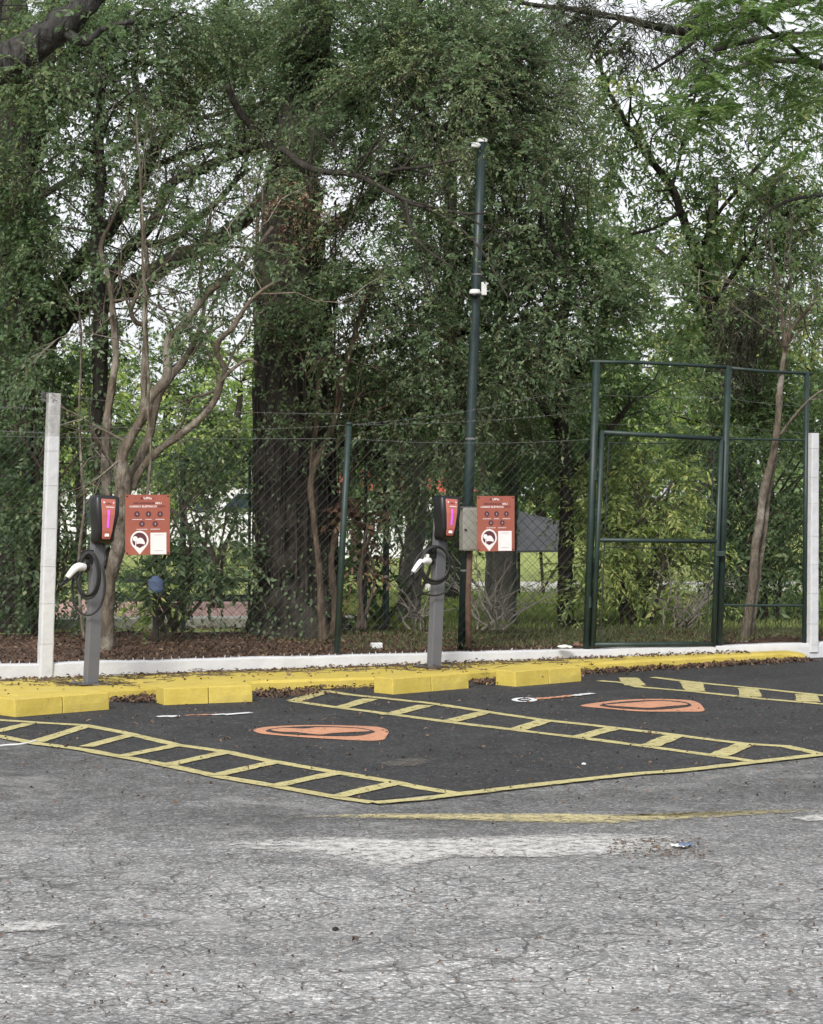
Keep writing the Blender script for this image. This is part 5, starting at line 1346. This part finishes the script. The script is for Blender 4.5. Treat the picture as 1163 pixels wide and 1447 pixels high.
# bare dry bushes
def bare(label, base_px, d, n, spread, hgt, seed):
    rg = np.random.default_rng(seed); b = P(base_px[0], base_px[1], d)
    mb = MB()
    for i in range(n):
        x1 = base_px[0] + rg.uniform(-1, 1) * spread; y1 = base_px[1] - hgt * rg.uniform(.45, 1)
        xm = base_px[0] + (x1 - base_px[0]) * .45 + rg.normal() * 6; ym = base_px[1] - (base_px[1] - y1) * .5 + rg.normal() * 8
        x0 = base_px[0] + rg.normal() * 12; dd = rg.normal() * .4
        nd = limb(mb, [(x0, base_px[1], 1.7), ((x0 + xm) / 2 + rg.normal() * 7, (base_px[1] + ym) / 2, 1.4), (xm, ym, 1.1), (x1, y1, .5)], d, d + dd, sides=5, rough=0, jit=.03)
        for k in range(4):
            j = int(rg.uniform(.35, .95) * (len(nd) - 1)); a = Vector(nd[j][0]); v = Vector((rg.normal(), rg.normal() * .6, abs(rg.normal()) * .7)) * .16
            mb.tube([a, a + v * .5 + Vector((0, 0, .01)), a + v], [nd[j][1] * .7, nd[j][1] * .5, .002], 4)
    o = mb.build('bare_bush', M['drytwig'], off=b); o.location = b
    return tag(o, label, 'bush', 'bare dry bushes behind the fence')
bare('bare dry bush of long twigs right of the tall pole', (700, 890), 21.2, 13, 95, 125, 3)
bare('small bare dry bush left of the right charger pedestal', (590, 890), 21.4, 6, 50, 85, 5)
bare('bare twiggy bush tangled behind the gate leaf', (965, 893), 22.0, 12, 70, 110, 8)

# taller trees close behind, closing the canopy
bk = [(22, 120, 27.5, 'dark', 'tall dark tree standing behind the long limbed tree on the left', [(120, 90, 130, 90, .9), (300, 60, 140, 80, 1.0), (400, 140, 70, 70, .9), (40, 220, 60, 90, 1.1), (20, 420, 70, 110, 1.1)]),
      (640, 150, 28.5, 'mid', 'tall green tree standing behind the massive ivy covered trunk', [(520, 80, 120, 100, 1.5), (680, 70, 140, 90, 1.5), (620, 200, 150, 90, 1.3), (770, 190, 70, 100, .45), (700, 310, 120, 70, .8), (820, 330, 70, 60, .9), (560, 300, 80, 50, .5)]),
      (1010, 250, 30.0, 'grey', 'tall olive tree standing behind the leaning tree at right', [(900, 330, 80, 70, .8), (1010, 380, 110, 70, 1.0), (1120, 400, 90, 80, 1.0), (1120, 230, 70, 70, .3), (950, 450, 100, 60, 1.2)])]
for px, py, d, lf, lb, cl in bk:
    y0 = CY0 + (H - 0.135) * F / d
    make_tree('tall_tree', P(px, y0, d), lb, 'tree',
        [([(px, y0 + 3, 16), (px + 5, 650, 14), (px - 4, 400, 11), (px, py, 6)], d, d)] + [([(px, min(620, cy_ + 160), 6), ((px + cx_) / 2, cy_ + 50, 4), (cx_, cy_, 2)], d, d + rng.normal() * .5) for cx_, cy_, *_r in cl],
        [(cx_, cy_, rx_, ry_, d + rng.normal() * .5, cv) for cx_, cy_, rx_, ry_, cv in cl], lf, M['bark_dark'], 'tall trees closing the canopy', kw=dict(L=0.08, W=0.042, tw=0.4, nl=11, sub=40, droop=.5))

# ------------------------------------------------------------------ farther trees
far = [(-40, 560, 150, 38, 'mid', 'hazy'), (110, 600, 130, 34, 'lime', ''), (240, 560, 120, 50, 'bright', ''), (340, 580, 100, 47, 'lime', ''), (500, 600, 110, 38, 'mid', ''), (640, 590, 110, 62, 'bright', ''), (760, 560, 110, 66, 'mid', ''), (900, 560, 120, 44, 'bright', ''), (1020, 520, 120, 38, 'lime', ''), (1150, 520, 130, 34, 'mid', ''), (1290, 520, 130, 38, 'mid', '')]
labs = ['green tree beyond the dark trunk at the left edge', 'yellow green tree seen low between white post and tan stems', 'fresh green tree seen between the tan stems', 'yellow green tree seen just left of the massive trunk', 'green tree seen just right of the massive trunk', 'bright tree seen left of the tall pole', 'green tree seen right of the tall pole above the sign', 'bright green tree seen above the gate leaf', 'yellow green tree seen above the gate rail', 'green tree behind the right white post', 'green tree beyond the right edge']
for (px, py, r, d, lf, _), lb in zip(far, labs):
    y0 = CY0 + (H - 0.135) * F / d
    rr = r
    make_tree('background_tree', P(px, y0, d), lb, 'tree',
        [([(px, y0 + 4, 9), (px + 4, 720, 7), (px - 5, 620, 6), (px, py - 40, 3)], d, d), ([(px, 680, 5), (px - rr * .5, py + 10, 3)], d, d + .8), ([(px, 660, 5), (px + rr * .5, py, 3)], d, d - .8)],
        [(px, py, rr, 90, d, 1.0), (px - rr * .5, py + 60, rr * .6, 70, d - .5, 1.0), (px + rr * .5, py + 50, rr * .6, 70, d + .5, 1.0), (px + rng.normal() * 20, py - 50, rr * .6, 40, d, .7)],
        lf, M['bark_dark'], 'trees beyond the far fence', kw=dict(L=0.13, W=0.062, tw=0.55, nl=10, sub=34, droop=.4))
# far dense belt of woods
cr = Crown()
for i in range(60):
    px = -500 + 2200 * (i + rng.uniform()) / 60; d = rng.uniform(60, 85)
    foliage(cr, px, rng.uniform(600, 690), 70, rng.uniform(45, 90), d, 1.3, L=0.3, W=0.16, tw=1.2, nl=8, sub=26)
tag(cr.build('far_woods', [LF['mid'], M['twig']]), kind='stuff')

# ------------------------------------------------------------------ things beyond the fence
dF = 22.3
ff_ = thing('far_fence', P(258, 890, dF), 'green chain link fence beyond the soil under the trees', 'fence')
fo = Vector(ff_.location)
mb = MB(); x0, x1 = P(-120, 890, dF).x, P(1010, 890, dF).x
chain(mb, Vector((x0, dF, 0)), Vector((1, 0, 0)), x1 - x0, 0.2, 1.95, 0.115, 0.0022)
mb.build('wire_mesh', M['meshwire'], ff_, off=fo)
for px, r, top in ((40, .03, 600), (258, .034, 650), (352, .016, 640), (516, .02, 640), (545, .036, 640), (727, .02, 640), (800, .02, 640)):
    bar(P(px, 892, dF), P(px + 1, top, dF), r, 'post', ff_, 10, 'greenmetal', fo)
mb = MB(); mb.box(P(300, 845, 27.6), (2.6, .05, .09)); mb.box(P(300, 820, 27.6), (2.6, .04, .05))
for px in (160, 230, 300, 370, 440): mb.box(P(px, 852, 27.6), (.05, .04, .5))
tag(mb.build('court_rail', M['greenmetal']), 'dark green rail along the back edge of the pink court', 'rail')

# parked white car far behind
def car(px0, px1, pyt, d, label):
    s = d / F; L = (px1 - px0) * s; z0 = 0.14; base = Vector(((px0 - CX) * s, d, z0))
    root = thing('parked_car', base, label, 'car')
    hh = H - (pyt - CY0) * s - z0
    prof = [(0, .28), (0.01, .5), (.03, .62), (.22, .68), (.34, .97), (.40, 1.0), (.78, 1.0), (.90, .80), (.97, .68), (1, .55), (1, .28)]
    m_ = MB(); n = len(prof); vs = []
    for y, k in ((-.0, .96), (.06, 1.0), (1.55, 1.0), (1.62, .96)):
        for a, b in prof: vs.append((L * (.5 + (a - .5) * k), y, b * hh * (1 if b < .7 else (.98 if k < 1 else 1))))
    fs = [(r * n + i, r * n + (i + 1) % n, (r + 1) * n + (i + 1) % n, (r + 1) * n + i) for r in range(3) for i in range(n)]
    fs += [tuple(range(n)), tuple(3 * n + i for i in range(n - 1, -1, -1))]
    m_.add(vs, fs); m_.build('body', M['carpaint'], root, bevel=.03)
    for w_ in ([(.28, .70), (.37, .93), (.55, .94), (.55, .70)], [(.57, .70), (.57, .94), (.76, .93), (.86, .72)]):
        m_ = MB(); m_.add([(L * (.5 + (a - .5) * .96), -.012, b * hh) for a, b in w_], [(0, 3, 2, 1)]); m_.build('window', M['glass'], root)
    for a in (.19, .81):
        m_ = MB(); m_.lathe([(.2, 0), (.31, .01), (.32, .1), (.31, .19), (.2, .2)], (L * a, .02, .32), 24, Matrix.Rotation(R(-90), 3, 'X')); m_.build('wheel', M['rubber'], root)
car(225, 520, 690, 42, 'white parked car seen through the trees between left sign and massive trunk')
kd = thing('kiosk', P(560, 780, 48), 'small white kiosk with red roof behind the trunks at centre', 'kiosk')
ko = Vector(kd.location); s = 48 / F
mb = MB(); mb.box(P(560, 742, 48.8) , (170 * s, 1.6, 1.5)); mb.build('wall', M['carpaint'], kd, off=ko)
mb = MB(); c = P(570, 692, 48.8); mb.add([c + Vector(v) for v in ((-1.7, -1, -.05), (1.7, -1, -.05), (1.7, 1, -.05), (-1.7, 1, -.05), (-1.5, 0, .45), (1.5, 0, .45))], [(0, 1, 5, 4), (2, 3, 4, 5), (1, 2, 5), (3, 0, 4), (3, 2, 1, 0)]); mb.build('roof', M['redroof'], kd, off=ko)
mb = MB(); mb.box(P(600, 742, 47.98), (.7, .05, .6)); mb.build('window', M['glass'], kd, off=ko)
# white house wall far behind
mb = MB(); c = P(300, 735, 56); hs_ = thing('white_building', Vector((c.x, 56, .17)), 'long low white building far behind the left trees', 'building'); ho = Vector(hs_.location)
mb.box((c.x - 3, 58, 1.05), (16, 3.0, 1.8)); mb.build('wall', M['carpaint'], hs_, off=ho)
mb = MB(); mb.box((c.x - 3, 58, 2.02), (16.6, 3.6, .12)); mb.build('roof', M['tarp'], hs_, off=ho)
for k in range(5):
    mb = MB(); mb.box((c.x - 9 + 3 * k, 56.48, 1.1), (1.0, .05, .7)); mb.build('window', M['glass'], hs_, off=ho)

sh = thing('shelter', P(765, 860, 30), 'low shelter with dark grey sheet roof right of the red sign by the pole', 'shelter')
so = Vector(sh.location); s = 30 / F
mb = MB(); a, b, c, d_ = P(722, 781, 29.6), P(812, 780, 29.6), P(801, 742, 31.2), P(731, 724, 31.2)
up = Vector((0, 0, .03)); mb.add([a, b, c, d_, a + up, b + up, c + up, d_ + up], [(0, 1, 2, 3)[::-1], (4, 5, 6, 7), (0, 1, 5, 4), (1, 2, 6, 5), (2, 3, 7, 6), (3, 0, 4, 7)]); mb.build('roof', M['tarp'], sh, off=so)
for p_, q_ in (((733, 865), (733, 780)), ((770, 868), (764, 780)), ((797, 865), (799, 780)), ((742, 868), (799, 785))): bar(P(*p_, 29.8), P(*q_, 29.8), .022, 'leg', sh, 8, 'bark_dark', so)
mb = MB(); mb.lathe([(.03, .13), (.04, .11), (.07, .095), (.078, .08), (.07, .065), (.078, .05), (.07, .035), (.078, .015), (.075, -.02), (.05, -.04)], P(220, 833, 20.2), 20)
tag(mb.build('water_jug', M['bluejug'], smooth=True), 'round ribbed blue plastic jug among leaves under left sign', 'jug')
mb = MB(); mb.tube([P(220, 835, 20.2), P(220, 906, 20.2)], [.03, .03], 8); mb.box(P(220, 842, 20.2), (.22, .22, .02)); tag(mb.build('jug_stand', M['bark_dark']), 'dark stand carrying the blue jug', 'stand')

# small things lying about
def lump(px, py, z, sz, m, name, label, cat, seed=0, flat=1.0):
    c = G(px, py, z); bm = bmesh.new(); bmesh.ops.create_icosphere(bm, subdivisions=3, radius=1)
    for v in bm.verts:
        k = 1 + .35 * mnoise.noise(v.co * 1.7 + Vector((seed, 0, 0))) + .15 * mnoise.noise(v.co * 5 + Vector((seed, 3, 0)))
        v.co = Vector((v.co.x * sz[0] * k, v.co.y * sz[1] * k, max(-.2 * sz[2], v.co.z * sz[2] * k)))
    me = bpy.data.meshes.new(name); bm.to_mesh(me); bm.free(); me.materials.append(m)
    o = bpy.data.objects.new(name, me); col.objects.link(o); o.location = c; return tag(o, label, cat)
mb = MB(); mb.box((0, 0, .03), (.10, .07, .055), Matrix.Rotation(.3, 3, 'Z')); o = mb.build('foam_block', M['wplastic'], bevel=.008); o.location = G(532, 917, .19); tag(o, 'small white foam block on the soil left of the right charger', 'litter')
lump(798, 914, .20, (.07, .05, .018), M['wplastic'], 'paper_scrap', 'crumpled white scrap on grass left of the gate', 'litter', 1)
lump(815, 911, .20, (.035, .03, .03), M['rust'], 'dry_seed_pod', 'round brown dry pod on grass beside the gate post', 'seed pod', 2)
lump(540, 888, .2, (.09, .07, .04), M['bark_dark'], 'stone', 'dark stone at the foot of the pale trunk', 'stone', 4)
lump(825, 1079.5, .01, (.012, .010, .007), M['wplastic'], 'pebble', 'tiny white pebble on the dark bay near front line', 'pebble', 5)
lump(474, 1313, .005, (.013, .012, .008), M['bark_dark'], 'pebble', 'small dark pebble on the cracked old asphalt', 'pebble', 6)
wr = thing('wrapper', G(962, 1197, .006), 'crumpled blue and white wrapper at the end of the pale patch', 'litter')
for m_, sx, nm, zz in (('wplastic', -.012, 'white_side', 0), ('bluejug', .022, 'blue_side', .004)):
    vs, fs = [], []
    for i in range(7):
        for j in range(5):
            vs.append((sx + (i - 3) * .011, (j - 2) * .013, .010 + zz + .012 * mnoise.noise(Vector((i * .7 + sx * 90, j * .8, 2)))))
    for i in range(6):
        for j in range(4): fs.append((i * 5 + j, i * 5 + 5 + j, i * 5 + 6 + j, i * 5 + 1 + j))
    q = MB(); q.add(vs, fs); o = q.build(nm, M[m_], wr, smooth=True); so_ = o.modifiers.new('thickness', 'SOLIDIFY'); so_.thickness = .002
mb = MB(); hp = [G(-60, 1066), G(0, 1056.5), G(30, 1054), G(52, 1049)]
ln = smooth_line([(p + Vector((0, 0, .012)), .006) for p in hp], 5); mb.tube([a for a, r in ln], .006, 6)
tag(mb.build('thin_rope', M['wplastic'], smooth=True), 'thin white rope lying on asphalt at the left edge', 'rope')

# ------------------------------------------------------------------ fallen leaves, twigs, grass
def scatter(pts, L, W, lift=0.006):
    n = len(pts); p = np.array(pts); a = rng.uniform(0, 2 * math.pi, n)
    dr = np.stack([np.cos(a), np.sin(a), rng.normal(size=n) * .22], 1)
    p[:, 2] += np.abs(rng.normal(0, lift, n)) + .003
    cr.leaves(p, dr, np.array([0, 0, 1.0]) + rng.normal(size=(n, 3)) * .45, L, W, 0, None, fold=.5)
def along(line, n, sp, z, lo=0.0, hi=1.0):
    out = []
    for _ in range(n):
        t = (lo + (hi - lo) * rng.uniform()) * (len(line) - 1); i = min(int(t), len(line) - 2); q = line[i].lerp(line[i + 1], t - i)
        tg = (line[i + 1] - line[i]).normalized(); nr = Vector((-tg.y, tg.x, 0))
        k = abs(rng.normal()) * sp
        out.append((q.x - nr.x * k, q.y - nr.y * k, z))
    return out
cr = Crown()
kl = [kleft] + kf
scatter(along([kf[3], kf[4], kf[5], kf[6]], 1000, .10, .004, .3, 1.0), .05, .024, .012)
scatter(along(kl, 800, .13, .004), .05, .024, .010)
scatter(along([G(155, 992), G(225, 985)], 300, .15, .004), .05, .024, .012); scatter(along([G(357, 985), G(440, 977)], 240, .14, .004), .05, .024, .012); scatter(along([G(665, 967), G(715, 962)], 190, .12, .004), .05, .024, .012)
wl_ = [on_wall(px, -0.03) for px in (-100, 100, 300, 500, 700, 900, 1050)]
scatter(along(wl_, 700, .09, KZ), .05, .02, .008)
scatter(along(wl_, 350, .5, KZ, 0, .75), .045, .016, .004)
pts = [tuple(G(rng.uniform(0, 1163), 985 + 150 * rng.uniform() ** 1.6, .005)) for _ in range(650)]; scatter(pts, .035, .014, .003)
pts = [tuple(G(rng.uniform(0, 1163), rng.uniform(1140, 1440), .002)) for _ in range(420)]; scatter(pts, .022, .010, .002)
pts = [tuple(G(rng.uniform(860, 1000), rng.uniform(1186, 1212), .002)) for _ in range(160)]; scatter(pts, .025, .010, .002)
for px, py in ((245, 1135.5), (505, 1333), (1048, 1111), (270, 1028), (585, 1162), (488, 1067), (92, 1056), (920, 1037)): scatter([tuple(G(px, py, .006))], .055, .028, .003)
# twigs on the kerb
n = 260; p0 = np.array(along(wl_, n, .22, KZ + .008, 0, .8)); a = rng.normal(0, .6, n) + .35; l = rng.uniform(.05, .3, (n, 1))
dv = np.stack([np.cos(a), np.sin(a), np.zeros(n)], 1) * l; cr.twigs(p0, p0 + dv * .5 + rng.normal(size=(n, 3)) * np.array([.02, .02, .004]), p0 + dv, .004)
for bx, by, nn in ((128, 966, 70), (625, 944, 60), (300, 947, 40)):
    c = np.array(G(bx, by, KZ + .008)); p0 = c + rng.normal(size=(nn, 3)) * np.array([.22, .12, .003]); a = rng.uniform(0, 6.28, nn); l = rng.uniform(.06, .25, (nn, 1)); dv = np.stack([np.cos(a), np.sin(a) * .6, np.abs(rng.normal(size=nn)) * .1], 1) * l
    cr.twigs(p0, p0 + dv * .5 + rng.normal(size=(nn, 3)) * .012, p0 + dv, .004)
tag(cr.build('leaf_litter', [LF['litter'], M['twig']]), kind='stuff')
cr = Crown()
pts = []
for _ in range(16000):
    t = rng.uniform(-4.5, 9.0); b = .16 + 4.0 * rng.uniform() ** 1.2; q = WA + WD * t + WN * b
    pts.append((q.x, q.y, .185 + .045 * mnoise.noise(Vector((q.x * 1.3, q.y * 1.3, 0)))))
scatter(pts, .045, .02, .006)
tag(cr.build('forest_floor_litter', [LF['litter'], M['twig']]), kind='stuff')
cr = Crown()
def grass(n, fn, hgt, w):
    p = np.array([fn() for _ in range(n)]); d = np.stack([rng.normal(size=n) * .45, rng.normal(size=n) * .45, np.ones(n)], 1)
    nr = rng.normal(size=(n, 3)); nr[:, 2] *= .2; cr.leaves(p, d, nr, hgt, w, 0)
def soilpt():
    while True:
        t = rng.uniform(2.6, 9.0); b = .17 + 3.6 * rng.uniform()
        if rng.uniform() < min(1, (t - 2.4) / 3.0):
            q = WA + WD * t + WN * b; return (q.x, q.y, .18 + .045 * mnoise.noise(Vector((q.x * 1.3, q.y * 1.3, 0))))
grass(26000, soilpt, .05, .007)
def lawnpt():
    py = 830 + 62 * rng.uniform() ** .7; q = G(rng.uniform(480, 1180), py, .165); return tuple(q)
tag(cr.build('grass', [LF['grass'], M['twig']]), kind='stuff')
cr = Crown()
grass(30000, lawnpt, .08, .014)
tag(cr.build('lawn_grass', [LF['lawn'], M['twig']]), kind='stuff')
